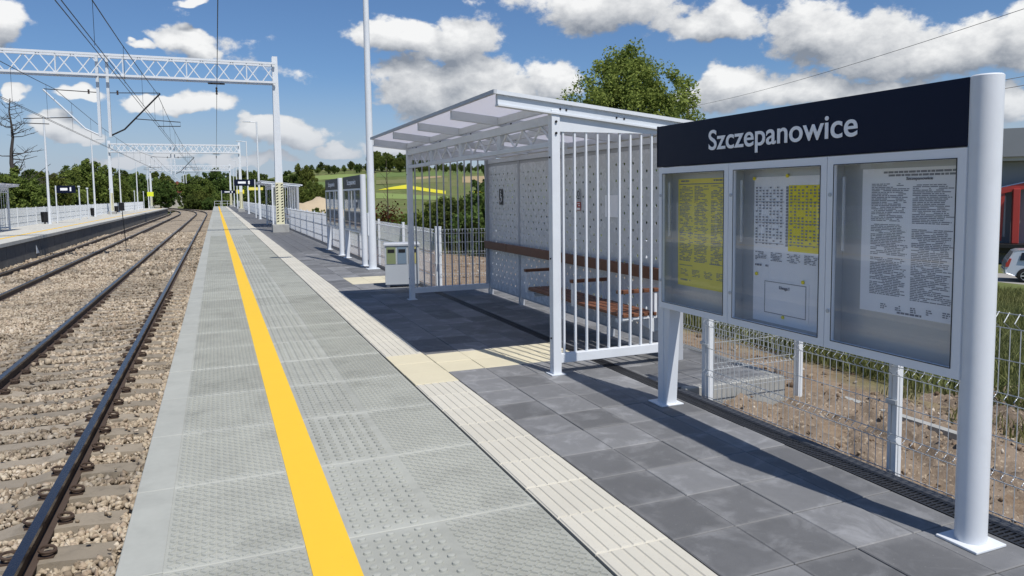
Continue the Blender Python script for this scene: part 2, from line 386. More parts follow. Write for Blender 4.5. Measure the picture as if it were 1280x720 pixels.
def ballastbed():
    m = bpy.data.materials.new('ballast_bed'); m.use_nodes = True; N = NT(m.node_tree); b = N.n['Principled BSDF']
    geo = N.new('ShaderNodeNewGeometry'); P = geo.outputs['Position']
    v = N.new('ShaderNodeTexVoronoi'); N.l.new(P, v.inputs['Vector']); v.inputs['Scale'].default_value = 17
    cr = N.new('ShaderNodeValToRGB'); sp = N.new('ShaderNodeSeparateXYZ'); N.l.new(v.outputs['Color'], sp.inputs[0]); N.l.new(sp.outputs[0], cr.inputs[0])
    e = cr.color_ramp.elements; e[0].color = (.22,.172,.12,1); e[1].color = (.51,.435,.33,1); q = e.new(.5); q.color = (.38,.31,.225,1)
    big = N.mr(N.noise(P, .55, 4, .6, .8), .42, .66, 1.0, .62, True)
    vm = N.new('ShaderNodeVectorMath', operation='SCALE'); N.l.new(cr.outputs[0], vm.inputs[0]); N.set(vm.inputs['Scale'], big)
    N.l.new(vm.outputs[0], b.inputs['Base Color']); b.inputs['Roughness'].default_value = .95
    bn = N.new('ShaderNodeBump'); bn.inputs['Strength'].default_value = .9; bn.inputs['Distance'].default_value = .05; bn.invert = True
    N.l.new(v.outputs['Distance'], bn.inputs['Height']); N.l.new(bn.outputs[0], b.inputs['Normal'])
    return m
BEDM = ballastbed()
FIELDS = {k: pm('field_'+k, c, .18, .05, .95, objrand=.05) for k, c in dict(green=(.12,.175,.04), tan=(.36,.27,.14), rape=(.62,.56,.02), olive=(.17,.175,.06), light=(.19,.25,.065)).items()}
ROADM = pm('road_surface', (.32,.31,.29), .12, .6, .9)

# ------------------------------------------------------------------ ground
def sst(a, b, t):
    t = np.clip((t-a)/(b-a), 0, 1); return t*t*(3-2*t)
def terr(x, y):
    x = np.asarray(x, float); y = np.asarray(y, float)
    right = -.17-.085*np.clip(x-3.6, 0, None); right = np.maximum(right, -2.75-.0*x)
    left = -.25-.06*np.clip(-11.6-x, 0, 15)
    z = np.where(x > 3.5, right, np.where(x < -11.6, left, -1.35))
    z = np.where(y > 172, np.where((x > -60) & (x < 3.5), -1.2, z), z)
    hill = sst(130, 560, y*.94+np.abs(x-20)*.30)*25*sst(-30, 70, x)
    und = 1.2*np.sin(x*.021+1.3)*np.sin(y*.017+.4)*sst(60, 200, np.hypot(x, y))
    return z+np.where(y > 60, hill+und*sst(60, 160, y), 0)
def on_ground(px, py):
    d = ray(px, py); t = 5.0
    while t < 1500:
        p = CAM+d*t
        if p[2] < terr(p[0], p[1]): return p
        t += .5 if t < 80 else 3
    return None
def gridmesh(xs, ys, zf, name, mat, smooth=True):
    X, Y = np.meshgrid(xs, ys); V = np.stack([X.ravel(), Y.ravel(), zf(X.ravel(), Y.ravel())], 1)
    nx, ny = len(xs), len(ys); i = np.arange(nx*ny).reshape(ny, nx)
    F = np.stack([i[:-1,:-1].ravel(), i[:-1,1:].ravel(), i[1:,1:].ravel(), i[1:,:-1].ravel()], 1)
    return npmesh(name, V, F, mat, smooth=smooth)
xs = np.unique(np.concatenate([np.arange(-600,-40,16), np.arange(-40,61,1.0), [-11.62,-11.58,3.49,3.51], np.arange(60,1000,16)]))
ys = np.unique(np.concatenate([np.arange(-80,100,1.5), np.arange(100,1250,9)]))
tag(link('ground', gridmesh(xs, ys, terr, 'ground', GROUND)), kind='structure')
def soilz(x, y):
    n = .05*np.sin(x*3.1+y*1.7)*np.sin(y*2.3-x*1.1)+.035*np.sin(x*7.3+1)*np.sin(y*8.1+x*2)+.02*np.sin(x*17+y*5)*np.sin(y*19)
    n = n+rng.normal(0, .018, x.shape)
    n = n+.055*np.abs(np.sin(x*5.3+2.1*np.sin(y*2.9)))*np.abs(np.sin(y*4.7+1.9*np.sin(x*3.7)))-.03
    n = n-.05*np.exp(-((x-6.1-.25*np.sin(y*1.3))/.12)**2)
    fade = sst(3.5, 3.9, x)
    return terr(x, y)+.055+n*fade
tag(link('soil_bank', gridmesh(np.arange(3.535, 8.3, .032), np.arange(-2, 4.86, .032), soilz, 'soil_bank', SOILM)), kind='structure')
# field patches draped on the hill, outlines read off the photograph and carried onto the terrain
def field(poly, key, lift=.10):
    P = [on_ground(*q) for q in poly]
    if any(p is None for p in P): return
    a, b, c, d = [np.array(p[:2]) for p in P]
    n = 16; m = 6; V = []; F = []
    for j in range(m+1):
        for i in range(n+1):
            u = i/n; v = j/m
            q = (a*(1-u)+b*u)*(1-v)+(d*(1-u)+c*u)*v
            V.append((q[0], q[1], float(terr(q[0], q[1]))+lift))
    for j in range(m):
        for i in range(n): k = j*(n+1)+i; F.append((k, k+1, k+n+2, k+n+1))
    tag(link('field', npmesh('field', np.array(V), np.array(F), FIELDS[key], smooth=True)), kind='structure')
for poly, key in [(((472,238),(511,236.5),(511,231),(486,235)), 'rape'), (((511,236.5),(557,243),(557,239),(511,232)), 'rape'), (((590,242),(608,242),(608,239.5),(590,239.5)), 'rape'),
                  (((578,229),(620,229),(620,220),(578,221)), 'tan'), (((392,226),(468,224),(468,219),(392,221)), 'light'),
                  (((470,222),(560,220),(560,214),(470,216)), 'green'), (((470,231),(560,228),(560,223),(470,226)), 'olive'), (((520,225),(552,222),(552,220),(520,222)), 'tan'),
                  (((566,218),(625,216),(625,212),(566,213)), 'green'), (((392,236),(445,231),(445,227),(392,229)), 'green'), (((470,212),(640,209),(640,207),(470,210)), 'olive'), (((470,249),(560,251),(560,246),(470,242)), 'light'),
                  (((392,216),(468,214),(468,212.5),(392,215)), 'olive'), (((400,245),(468,240),(468,236),(400,240)), 'olive')]:
    field(poly, key)

# ------------------------------------------------------------------ tracks
TR, TL = -2.10, -6.03          # track centre lines
ZR = -0.80                     # rail top
def bend(y): return -np.clip(np.asarray(y, float)-118, 0, None)**2/760.0
def bed_z(x, y):
    return -1.035+.05*np.exp(-((x+4.05)/.5)**2)+rng.normal(0, .006, x.shape)
tag(link('ballast_bed', gridmesh(np.arange(-7.62,-.38,.12), np.concatenate([np.arange(-8,40,.12), np.arange(40,172,2)]), bed_z, 'ballast_bed', BEDM)), kind='structure')
yy = np.arange(165, 300, 4.0)
V = []; F = []
for i, y in enumerate(yy):
    b = float(bend(y)); V += [(-9+b, y, -1.0), (.8+b, y, -1.0)]
    if i: k = 2*i; F.append((k-2, k-1, k+1, k))
tag(link('ballast_curve', npmesh('ballast_curve', np.array(V), np.array(F), BEDM)), kind='structure')
def rail_mesh(x):
    prof = [(-.036,0),(.036,0),(.036,-.035),(.010,-.05),(.010,-.145),(.066,-.158),(.066,-.172),(-.066,-.172),(-.066,-.158),(-.010,-.145),(-.010,-.05),(-.036,-.035)]
    ys = np.concatenate([[-8, 118], np.arange(124, 290, 6)])
    mb = MB(); n = len(prof)
    for i, y in enumerate(ys):
        b = float(bend(y))
        for (u, w) in prof: mb.v.append((x+u+b, y, ZR+w))
        if i:
            for k in range(n): mb.f.append(((i-1)*n+k, (i-1)*n+(k+1)%n, i*n+(k+1)%n, i*n+k))
    me = mb.mesh('rail', STEEL); me.materials.append(RAILTOP)
    for p in me.polygons:
        if p.center.z > ZR-.036: p.material_index = 1
    return me
slp = MB()
hs = [(-1.30,-.16),(-1.30,-.03),(-.95,0),(-.55,0),(-.40,-.035),(.40,-.035),(.55,0),(.95,0),(1.30,-.03),(1.30,-.16)]
for i, (x, z) in enumerate(hs[1:-1]):
    w = .125 if abs(x) > .5 else .11
    slp.v += [(x,-w-.02,-.2),(x,-w,z),(x,w,z),(x,w+.02,-.2)]
    if i: k = 4*i; slp.f += [(k-4,k-3,k+1,k),(k-3,k-2,k+2,k+1),(k-2,k-1,k+3,k+2)]
slp.f += [(0,1,2,3), (28,31,30,29)]
SLP = slp.mesh('sleeper', SLEEP)
clip = MB()
pts = []
for k in range(15):
    t = 2*math.pi*k/12; pts.append((.052*math.cos(t), .060*math.sin(t), .03+.028*math.sin(t*.5)))
clip.tube(pts, .011, 6); clip.tube([(-.05,.0,.02),(.05,0,.035)], .009, 6); clip.box(-.05,.05,-.055,.055,-.004,.012)
CLP = clip.mesh('rail_clip', CLIP, True)
def track(xc, name_label, y0, y1, clip_to):
    t = empty('railway_track', (xc, 0, -1.0), name_label, 'railway track', 'railway tracks')
    for s in (-.75, .75):
        o = link('rail', rail_mesh(0), t, (s, 0, 1.0))
    n = int((y1-y0)/.6)
    for k in range(n):
        y = y0+k*.6
        sl = link('sleeper', SLP, t, (random.uniform(-.015,.015), y+random.uniform(-.015,.015), .042), (0,0,random.uniform(-.008,.008)))
        if y < clip_to:
            for s in (-.75, .75):
                for q in (-1, 1): link('rail_clip', CLP, sl, (s+q*.118, 0, .0), (0,0,random.uniform(-.2,.2)))
track(TR, 'railway track with dark rails beside the platform with the yellow line', 3.0, 46, 22)
track(TL, 'railway track running beside the opposite platform wall', 17.0, 50, 0)
# loose ballast stones
phi = (1+5**.5)/2
ICO = np.array([(-1,phi,0),(1,phi,0),(-1,-phi,0),(1,-phi,0),(0,-1,phi),(0,1,phi),(0,-1,-phi),(0,1,-phi),(phi,0,-1),(phi,0,1),(-phi,0,-1),(-phi,0,1)])/math.hypot(1,phi)
ICF = np.array([(0,11,5),(0,5,1),(0,1,7),(0,7,10),(0,10,11),(1,5,9),(5,11,4),(11,10,2),(10,7,6),(7,1,8),(3,9,4),(3,4,2),(3,2,6),(3,6,8),(3,8,9),(4,9,5),(2,4,11),(6,2,10),(8,6,7),(9,8,1)])
def stones(name, C, size, mat):
    n = len(C)
    Vv = ICO[None]*(1+rng.uniform(-.42,.42,(n,12,1)))
    Vv = Vv*rng.uniform(.38,1.35,(n,1,3))
    q = rng.normal(size=(n,4)); q /= np.linalg.norm(q, axis=1, keepdims=True); w,x,y,z = q.T
    Rm = np.stack([1-2*(y*y+z*z),2*(x*y-w*z),2*(x*z+w*y),2*(x*y+w*z),1-2*(x*x+z*z),2*(y*z-w*x),2*(x*z-w*y),2*(y*z+w*x),1-2*(x*x+y*y)],1).reshape(n,3,3)
    Vv = np.einsum('nij,nkj->nki', Rm, Vv)*size[:,None,None]+C[:,None,:]
    Ff = (ICF[None]+12*np.arange(n)[:,None,None]).reshape(-1,3)
    return npmesh(name, Vv.reshape(-1,3), Ff, mat, rnd=np.repeat(rng.random(n), 20))
def ballast_points(y0, y1, dens, size):
    A = []
    n = int((y1-y0)*7.2*dens); x = rng.uniform(-7.6,-.46,n); y = rng.uniform(y0,y1,n)
    k = x > -.245*y-1.6; x, y = x[k], y[k]
    ph = np.abs(((y-3.0)/.6+.5) % 1-.5)*.6
    ons = (ph < .135) & (np.abs(x-TR) < 1.29) & (y < 46)
    keep = ~ons | (rng.random(len(x)) < .02); x, y, ons = x[keep], y[keep], ons[keep]
    for rx in (TR-.75, TR+.75, TL-.75, TL+.75):
        k = np.abs(x-rx) > .075; x, y, ons = x[k], y[k], ons[k]
    s = rng.uniform(.6,1.35,len(x))*size
    z = -1.0+.05*np.exp(-((x+4.05)/.5)**2)+s*rng.uniform(-.3,.62,len(x))+np.where(ons,.05,0)
    z = z+np.where((x > -.80), .03, 0)
    return np.stack([x,y,z],1), s
pa = [ballast_points(3.0, 13, 900, .0255), ballast_points(13, 27, 400, .034), ballast_points(27, 60, 90, .055)]
tag(link('ballast_stones', stones('ballast_stones', np.concatenate([a for a,_ in pa]), np.concatenate([b for _,b in pa]), BALST)),
    'loose brown ballast stones between the rails and sleepers', 'ballast', kind='stuff')

# ------------------------------------------------------------------ near platform
plat = link('platform', None, None, (0,0,0)); plat['kind'] = 'structure'
core = MB(); core.box(-.35, 3.33, -8, 150, -1.3, -.142); core.box(-.28, 1.50, -8, 150, -.142, -.125)
part('platform_core', core, DKCONC, plat)
def slab_mesh(detail):
    mb = MB(); mb.cbox(-.99,.99,-.497,.497,-.12,0,.005)
    return mb.mesh('edge_slab', SLAB)
def tread_mesh():
    mb = MB()
    for (xa, xb) in ((.20-.99,.79-.99), (1.46-.99,1.965-.99)):
        nx = int((xb-xa)/.033); ny = 30
        for i in range(nx):
            for j in range(ny):
                cx = xa+(i+.5)*(xb-xa)/nx; cy = -.485+(j+.5)*.97/ny
                t = R(45) if (i+j) % 2 else R(-45)
                c, s = math.cos(t), math.sin(t); L, w = .0185, .0068
                P = lambda a, b, z: (cx+a*c-b*s, cy+a*s+b*c, z)
                mb.add([P(-L,-w,-.001),P(L,-w,-.001),P(L,w,-.001),P(-L,w,-.001),P(-L*.85,-w*.6,.0075),P(L*.85,-w*.6,.0075),P(L*.85,w*.6,.0075),P(-L*.85,w*.6,.0075)],
                       [(4,5,6,7),(0,1,5,4),(1,2,6,5),(2,3,7,6),(3,0,4,7)])
    return mb.mesh('tread_pattern', SLAB)
def dome_mesh():
    mb = MB()
    for i in range(6):
        for j in range(14):
            cx = 1.045-.99+i*.069; cy = -.462+j*.0705+(.035 if i % 2 else 0)
            if cy > .48: continue
            n = 10; o = len(mb.v)
            for (r, z) in ((.0200,-.001),(.0175,.0095),(.0135,.0110)):
                for k in range(n): t = 2*math.pi*k/n; mb.v.append((cx+r*math.cos(t), cy+r*math.sin(t), z))
            for q in range(2):
                for k in range(n): mb.f.append((o+q*n+k, o+q*n+(k+1)%n, o+(q+1)*n+(k+1)%n, o+(q+1)*n+k))
            mb.f.append(tuple(o+2*n+k for k in range(n)))
    return mb.mesh('warning_domes', SLAB, True)
def trim_mesh():
    mb = MB(); mb.cbox(-.992,-.80,-.4965,.4965,-.10,.0035,.004); return mb.mesh('edge_trim', SLABP)
SM, TM, DM, EM = slab_mesh(1), tread_mesh(), dome_mesh(), trim_mesh()
for k in range(-4, 62):
    y = 3.395+.5+k*1.0
    s = link('edge_slab', SM, plat, (.52, y, random.uniform(-.0015,.0015)))
    link('edge_trim', EM, s)
    if k < 30:
        o = link('tread_pattern', TM, s); o['kind'] = 'stuff'
        o = link('warning_domes', DM, s); o['kind'] = 'stuff'
mb = MB()
for k in range(62, 147): mb.cbox(-.47,1.51,3.40+k,4.393+k,-.12,0,.005)
part('edge_slabs_beyond', mb, SLAB, plat, kind='stuff')
mb = MB(); mb.box(.322,.523,-8,149.4,-.004,.0035)
tag(part('yellow_safety_line', mb, YELLOW, None), kind='structure')
# tactile guide strip (ribbed cream tiles)
def rib_mesh():
    mb = MB(); mb.cbox(-.1955,.1955,-.1975,.1975,-.08,-.004,.002)
    for i in range(6):
        x = -.163+i*.0652
        for (a, b) in ((-.1935,.1935),):
            mb.add([(x-.0275,a,-.005),(x+.0275,a,-.005),(x+.0275,b,-.005),(x-.0275,b,-.005),(x-.0225,a+.004,.002),(x+.0225,a+.004,.002),(x+.0225,b-.004,.002),(x-.0225,b-.004,.002)],
                   [(4,5,6,7),(0,1,5,4),(1,2,6,5),(2,3,7,6),(3,0,4,7)])
    return mb.mesh('tactile_tile', TACT)
def flat_tile(w, l, mat, name, c=.004, h=.08):
    mb = MB(); mb.cbox(-w/2,w/2,-l/2,l/2,-h,0,c); return mb.mesh(name, mat)
RM = rib_mesh(); FT = flat_tile(.391,.395,CREAM,'tactile_tile')
for k in range(-8, 150):
    y = 2.79+.2+k*.4
    cream = (8 <= k <= 10)
    link('tactile_tile', FT if cream else RM, plat, (1.7235, y, random.uniform(-.0015,.0015)))
mb = MB(); mb.box(1.528,1.919,2.79+.4*150,149.5,-.08,0)
part('tactile_strip_beyond', mb, TACT, plat, kind='stuff')
# dark pavers
PX = [1.9225, 2.2845, 2.6475, 3.0105, 3.3325]; PY0, PP = 2.365, .395
PMESH = {}
def pav(w, mat, nm='paver'):
    key = (round(w,3), mat.name)
    if key not in PMESH: PMESH[key] = flat_tile(w-.005, PP-.005, mat, nm, .0045)
    return PMESH[key]
rows_obj = 50
for j in range(-12, 380):
    y = PY0+(j+.5)*PP
    if y > 149: break
    if j < -2 or j >= rows_obj: continue
    for i in range(4):
        x0, x1 = PX[i], PX[i+1]
        cream = (j in (10, 11)) or (j in (28, 29, 30) and i > 0)
        link('paver', pav(x1-x0, CREAM if cream else PAVE), plat, ((x0+x1)/2, y, random.uniform(-.002,.002)), (random.uniform(-.002,.002),random.uniform(-.002,.002),0))
mb = MB()
for j in list(range(-26,-2))+list(range(rows_obj,372)):
    for i in range(4):
        if j > 160 and j % 3: continue
        L = PP if j <= 160 else PP*3
        mb.cbox(PX[i]+.0025,PX[i+1]-.0025,PY0+j*PP+.0025,PY0+j*PP+L-.0025,-.08,random.uniform(-.001,.001),.004)
part('pavers_beyond', mb, PAVE, plat, kind='stuff')
# drain channel with cast grates
gr = MB()
gr.box(-.06,-.048,-.25,.25,-.03,-.001); gr.box(.048,.06,-.25,.25,-.03,-.001); gr.box(-.005,.005,-.249,.249,-.02,-.003)
for k in range(20): gr.box(-.048,.048,-.249+k*.0252,-.236+k*.0252,-.02,-.002)
GR = gr.mesh('drain_grate', DRAIN)
mb = MB(); mb.box(3.334,3.462,-8,149,-.14,-.085)
part('drain_channel', mb, DARK, plat)
for k in range(-4, 34): link('drain_grate', GR, plat, (3.398, .25+k*.5, 0))
mb = MB(); mb.box(3.338,3.458,17,149,-.04,-.004); part('drain_grates_beyond', mb, DRAIN, plat, kind='stuff')
for k in range(-8, 13):
    if k*1.0 >= 4 and k*1.0 < 12: continue
mb = MB(); mb.cbox(3.464,3.532,-8,4.93,-.35,.004,.006); mb.cbox(3.464,3.532,12.45,149,-.35,.004,.006)
part('platform_kerb', mb, KERB, plat)
# apron behind the drain that carries the back of the shelter
mb = MB(); mb.box(3.464,4.50,4.985,12.38,-.6,-.085); part('apron_core', mb, CONC, plat)
AXS = [3.468, 3.83, 4.19, 4.50]
AY = 5.0; n = int((12.36-AY)/PP)
for j in range(n):
    for i in range(3):
        w = AXS[i+1]-AXS[i]
        link('paver', pav(w, PAVE), plat, ((AXS[i]+AXS[i+1])/2, AY+(j+.5)*PP, random.uniform(-.002,.002)))
mb = MB(); mb.cbox(3.54,4.58,4.90,4.982,-.6,.006,.008); mb.cbox(4.503,4.58,4.983,12.40,-.6,.006,.008); mb.cbox(3.54,4.502,12.385,12.45,-.6,.006,.008)
part('apron_kerb', mb, CONC, plat)

# ------------------------------------------------------------------ opposite platform
op = link('opposite_platform', None, None, (0,0,0)); op['kind'] = 'structure'
mb = MB(); mb.box(-11.45,-7.80,-30,136,-1.3,-.15); part('platform_core', mb, DKCONC, op)
mb = MB(); mb.cbox(-11.5,-9.6,-30,136.4,-.15,0,.01); part('paving', mb, PALEPLAT, op)
WPM = MB().box(-.07,.07,-1.485,1.485,-1.15,-.15).mesh('wall_panel', DKCONC)
CPM = MB().cbox(-1.0,1.02,-1.494,1.494,-.15,.002,.012).mesh('coping_slab', PALEPLAT)
for k in range(-10, 46):
    y = k*3.0-1.0
    if y > 136: break
    link('wall_panel', WPM, op, (-7.72, y, 0)); link('coping_slab', CPM, op, (-8.6, y, 0))
mb = MB(); mb.box(-8.66,-8.46,-30,135,-.01,.006)
tag(part('yellow_safety_line', mb, YELLOW, None), kind='structure')

# ------------------------------------------------------------------ platform shelter (local origin: near front post base)
SL = 5.19; SD = 1.29            # length along the platform, depth
def perf_panel(L, H, name='back_panel'):
    """sheet in the local YZ plane with real staggered punched holes"""
    mb = MB(); ny = int(round(L/.088)); nz = int(round(H/.088)); dy = L/ny; dz = H/nz; r = .0165; th = .003; m = 8
    for s, x in ((0, 0.0), (1, th)):
        for i in range(ny):
            for j in range(nz):
                y0 = i*dy; z0 = j*dz; o = len(mb.v)
                hole = (i % 2 == j % 2) and 1 <= i < ny-1 and 1 <= j < nz-1
                if not hole:
                    mb.add([(x,y0,z0),(x,y0+dy,z0),(x,y0+dy,z0+dz),(x,y0,z0+dz)], [(0,1,2,3)])
                else:
                    cy, cz = y0+dy/2, z0+dz/2
                    out = [(y0+dy,cz),(y0+dy,z0+dz),(cy,z0+dz),(y0,z0+dz),(y0,cz),(y0,z0),(cy,z0),(y0+dy,z0)]
                    inn = [(cy+r*math.cos(k*math.pi/4), cz+r*math.sin(k*math.pi/4)) for k in range(8)]
                    vs = [(x,a,b) for a,b in out]+[(x,a,b) for a,b in inn]
                    mb.add(vs, [(k,(k+1)%8,8+(k+1)%8,8+k) for k in range(8)])
                    if s == 0:
                        vs = [(0,a,b) for a,b in inn]+[(th,a,b) for a,b in inn]
                        mb.add(vs, [(k,(k+1)%8,8+(k+1)%8,8+k) for k in range(8)])
    me = bpy.data.meshes.new(name); me.from_pydata(mb.v, [], mb.f); me.update(); me.materials.append(PERF); return me
def zroof(x): return 2.322-.104*x      # underside line of the roof over local x (0 front post)
BAYS = [0.0, 1.30, 2.60, 3.90, SL]
def make_shelter():
    t = empty('waiting_shelter', (2.79, 5.83, 0), 'x', 'shelter', 'platform shelters')
    # posts
    for y in (0.0, SL):
        p = part('front_post', MB().box(-.04,.04,y-.04,y+.04,0,2.365), WHITE, t, bevel=.004)
        part('base_plate', MB().box(-.07,.07,y-.07,y+.07,0,.008), WHITE2, p)
        sgn = -1 if y == 0 else 1
        for z in (2.16, 2.26): part('bolt', MB().tube([(0,y+sgn*.04,z),(0,y+sgn*.052,z)], .011, 8), DARK, p)
        for z in (.33, 1.05, 1.95): part('bolt', MB().tube([(-.04,y,z),(-.049,y,z)], .008, 8), DARK, p)
    for y in BAYS:
        part('back_post', MB().box(SD-.005,SD+.065,y-.035,y+.035,0,zroof(SD)+.0), GREYM, t, bevel=.004)
    # rafters with the overhang, top sheet, front edge angle
    for k, y in enumerate(BAYS):
        w = .05
        P = lambda x, d: (x, zroof(x)+d)
        r_ = part('rafter', MB().prism([P(-.54,.018),P(-.54,.108),P(SD+.14,.108),P(SD+.14,.018)], 'y', y-w/2, y+w/2), WHITE2, t, bevel=.003)
        for x in (.05, .11, .62, .70): part('bolt', MB().tube([(x,y-w/2-.004,zroof(x)+.055),(x,y+w/2+.004,zroof(x)+.055)], .010, 8), DARK, r_)
        if k in (0, 4):
            part('edge_flange', MB().prism([P(-.545,.002),P(-.545,.0175),P(SD+.145,.0175),P(SD+.145,.002)], 'y', y-.052 if k == 0 else y-.03, y+.03 if k == 0 else y+.052), WHITE, r_)
    for a, b in zip(BAYS[:-1], BAYS[1:]):
        P = lambda x, d: (x, zroof(x)+d)
        part('roof_sheet', MB().prism([P(-.555,.112),P(-.555,.122),P(SD+.17,.122),P(SD+.17,.112)], 'y', a-.03 if a == 0 else a+.004, b+.03 if b == SL else b-.004), ROOFP, t)
        for x in (-.02, .62):
            part('purlin', MB().box(x-.02,x+.02,a+.026,b-.026,zroof(x)+.03,zroof(x)+.10), WHITE2, t)
    for y in (0.0, SL):
        P = lambda x, d: (x, zroof(x)+d)
        part('roof_edge_trim', MB().prism([P(-.575,.100),P(-.575,.132),P(SD+.19,.132),P(SD+.19,.100)], 'y', *((y-.050,y-.031) if y == 0 else (y+.031,y+.05))), WHITE, t)
    part('front_edge_trim', MB().prism([(-.585,zroof(-.57)+.100),(-.585,zroof(-.57)+.134),(-.556,zroof(-.57)+.134),(-.556,zroof(-.57)+.100)], 'y', -.05, SL+.05), GREYM, t)
    part('gutter', MB().prism([(SD+.17,zroof(SD)+.03),(SD+.17,zroof(SD)+.10),(SD+.27,zroof(SD)+.10),(SD+.27,zroof(SD)+.03)], 'y', -.06, SL+.06), WHITE, t, bevel=.004)
    # front lattice girder
    g = part('girder_top_chord', MB().box(-.03,.03,.041,SL-.041,2.245,2.325), WHITE2, t, bevel=.003)
    part('girder_bottom_chord', MB().box(-.025,.025,.041,SL-.041,2.045,2.092), WHITE2, t, bevel=.003)
    for y in BAYS[1:-1]: part('girder_upright', MB().box(-.022,.022,y-.045,y+.045,2.093,2.244), WHITE2, t)
    n = 24
    for k in range(n):
        y0 = .06+(SL-.12)*k/n; y1 = .06+(SL-.12)*(k+1)/n
        a, b = ((y0,2.092),(y1,2.245)) if k % 2 == 0 else ((y0,2.245),(y1,2.092))
        part('lattice_bar', MB().tube([(0,a[0],a[1]),(0,b[0],b[1])], .0115, 6, False), WHITE, t)
    # slatted end walls
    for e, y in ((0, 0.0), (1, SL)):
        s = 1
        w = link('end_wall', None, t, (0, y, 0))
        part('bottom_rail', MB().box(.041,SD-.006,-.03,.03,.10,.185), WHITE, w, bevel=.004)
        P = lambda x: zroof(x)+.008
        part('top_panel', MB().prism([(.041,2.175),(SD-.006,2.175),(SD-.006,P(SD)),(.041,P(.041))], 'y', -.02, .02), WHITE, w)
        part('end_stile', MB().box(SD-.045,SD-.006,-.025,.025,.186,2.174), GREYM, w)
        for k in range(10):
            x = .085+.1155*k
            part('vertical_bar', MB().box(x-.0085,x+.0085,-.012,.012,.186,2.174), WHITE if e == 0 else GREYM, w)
    # perforated back wall
    for a, b in zip(BAYS[:-1], BAYS[1:]):
        L = b-a-.074
        bp = link('back_panel', perf_panel(L, 1.94), t, (SD+.002, a+.037, .13))
        part('panel_rail', MB().box(SD+.008,SD+.05,a+.036,b-.036,2.072,2.115), GREYM, bp, loc=(-SD-.002,-a-.037,-.13))
        part('panel_rail', MB().box(SD+.008,SD+.05,a+.036,b-.036,.105,.128), GREYM, bp, loc=(-SD-.002,-a-.037,-.13))
    part('back_beam', MB().box(SD-.01,SD+.06,.036,SL-.036,2.118,2.18), WHITE2, t)
    # leaning rail planks along the back wall
    ed = [.06, 1.62, 2.56, 4.18, SL-.05]
    for a, b in zip(ed[:-1], ed[1:]):
        part('leaning_plank', MB().box(SD-.10,SD-.055,a+.006,b-.006,.765,.885), WOOD, t, bevel=.006)
    for y in (.3, 1.4, 1.9, 2.9, 3.9, 4.8): part('plank_bracket', MB().box(SD-.056,SD-.001,y-.02,y+.02,.79,.86), GREYM, t)
    # bench
    b = link('bench', None, t, (0,0,0))
    for x in (.80, .90, 1.0, 1.10): part('seat_slat', MB().box(x-.042,x+.042,.10,2.42,.435,.468), WOOD, b, bevel=.005)
    for y in (.13, 1.12, 2.38):
        part('arm_top', MB().box(.72,1.18,y-.03,y+.03,.665,.70), WOOD, b, bevel=.005)
        part('arm_frame', MB().prism([(.735,.41),(.735,.664),(.765,.664),(.765,.434),(1.15,.434),(1.15,.41)], 'y', y-.02, y+.02), WHITE, b)
        part('arm_strut', MB().box(1.12,1.15,y-.02,y+.02,.4345,.664), WHITE, b)
    for y in (.25, 1.12, 2.25): part('leg', MB().prism([(.78,.41),(1.26,.41),(1.26,.25),(1.18,.25),(1.0,.37),(.78,.37)], 'y', y-.025, y+.025), WHITE2, b)
    # notices on the back wall
    X = SD-.004
    ic = part('pictogram_sign', MB().box(X-.006,X,4.52,4.665,1.47,1.71), BLACK, t)
    f = MB()
    f.tube([(X-.008,4.595,1.675),(X-.0075,4.595,1.675)], .013, 10)
    f.beam((X-.0078,4.598,1.655),(X-.0078,4.603,1.59),.003,.016,(0,0,1)) if False else f.box(X-.0085,X-.0065,4.592,4.606,1.58,1.655)
    f.box(X-.0085,X-.0065,4.555,4.605,1.576,1.59); f.box(X-.0085,X-.0065,4.553,4.566,1.53,1.59); f.box(X-.0085,X-.0065,4.565,4.60,1.62,1.631)
    pts = [(X-.0075, 4.597+.036*math.cos(q), 1.546+.036*math.sin(q)) for q in np.linspace(math.pi*.55, math.pi*1.95, 14)]
    f.tube(pts, .005, 5); part('wheelchair_symbol', f, LETTER, ic)
    st = part('pictogram_sticker', MB().box(X-.004,X,1.955,2.055,1.42,1.525), REDP, t)
    f = MB(); f.box(X-.0055,X-.004,1.965,2.045,1.428,1.455); f.box(X-.0055,X-.004,1.972,2.01,1.475,1.488); f.box(X-.0055,X-.004,1.972,2.035,1.50,1.51); part('sticker_print', f, LETTER, st)
    st = part('pictogram_sticker', MB().box(X-.004,X,1.955,2.055,1.535,1.67), GREYM, t)
    f = MB(); f.box(X-.0055,X-.004,1.972,2.035,1.56,1.575); f.box(X-.0055,X-.004,1.985,2.02,1.59,1.60); f.tube([(X-.005,2.005+.03*math.cos(q),1.625+.03*math.sin(q)) for q in np.linspace(0,6.28,14)],.004,5); part('sticker_print', f, BLACK, st)
    part('paper_notice', MB().box(X-.004,X,1.06,1.36,1.36,1.605), PAPER, t)
    return t
sh = make_shelter()
sh['label'] = 'white slatted shelter with bench and perforated back wall beside the station name board'
s2 = copy_tree(sh); s2.location = (2.79, 40.6, 0); s2['label'] = 'distant white slatted shelter behind the hazard-striped catenary mast'
s3 = copy_tree(sh); s3.location = (-10.55, 47.2, 0); s3.rotation_euler = (0,0,math.pi); s3['label'] = 'grey slatted shelter standing on the opposite platform'

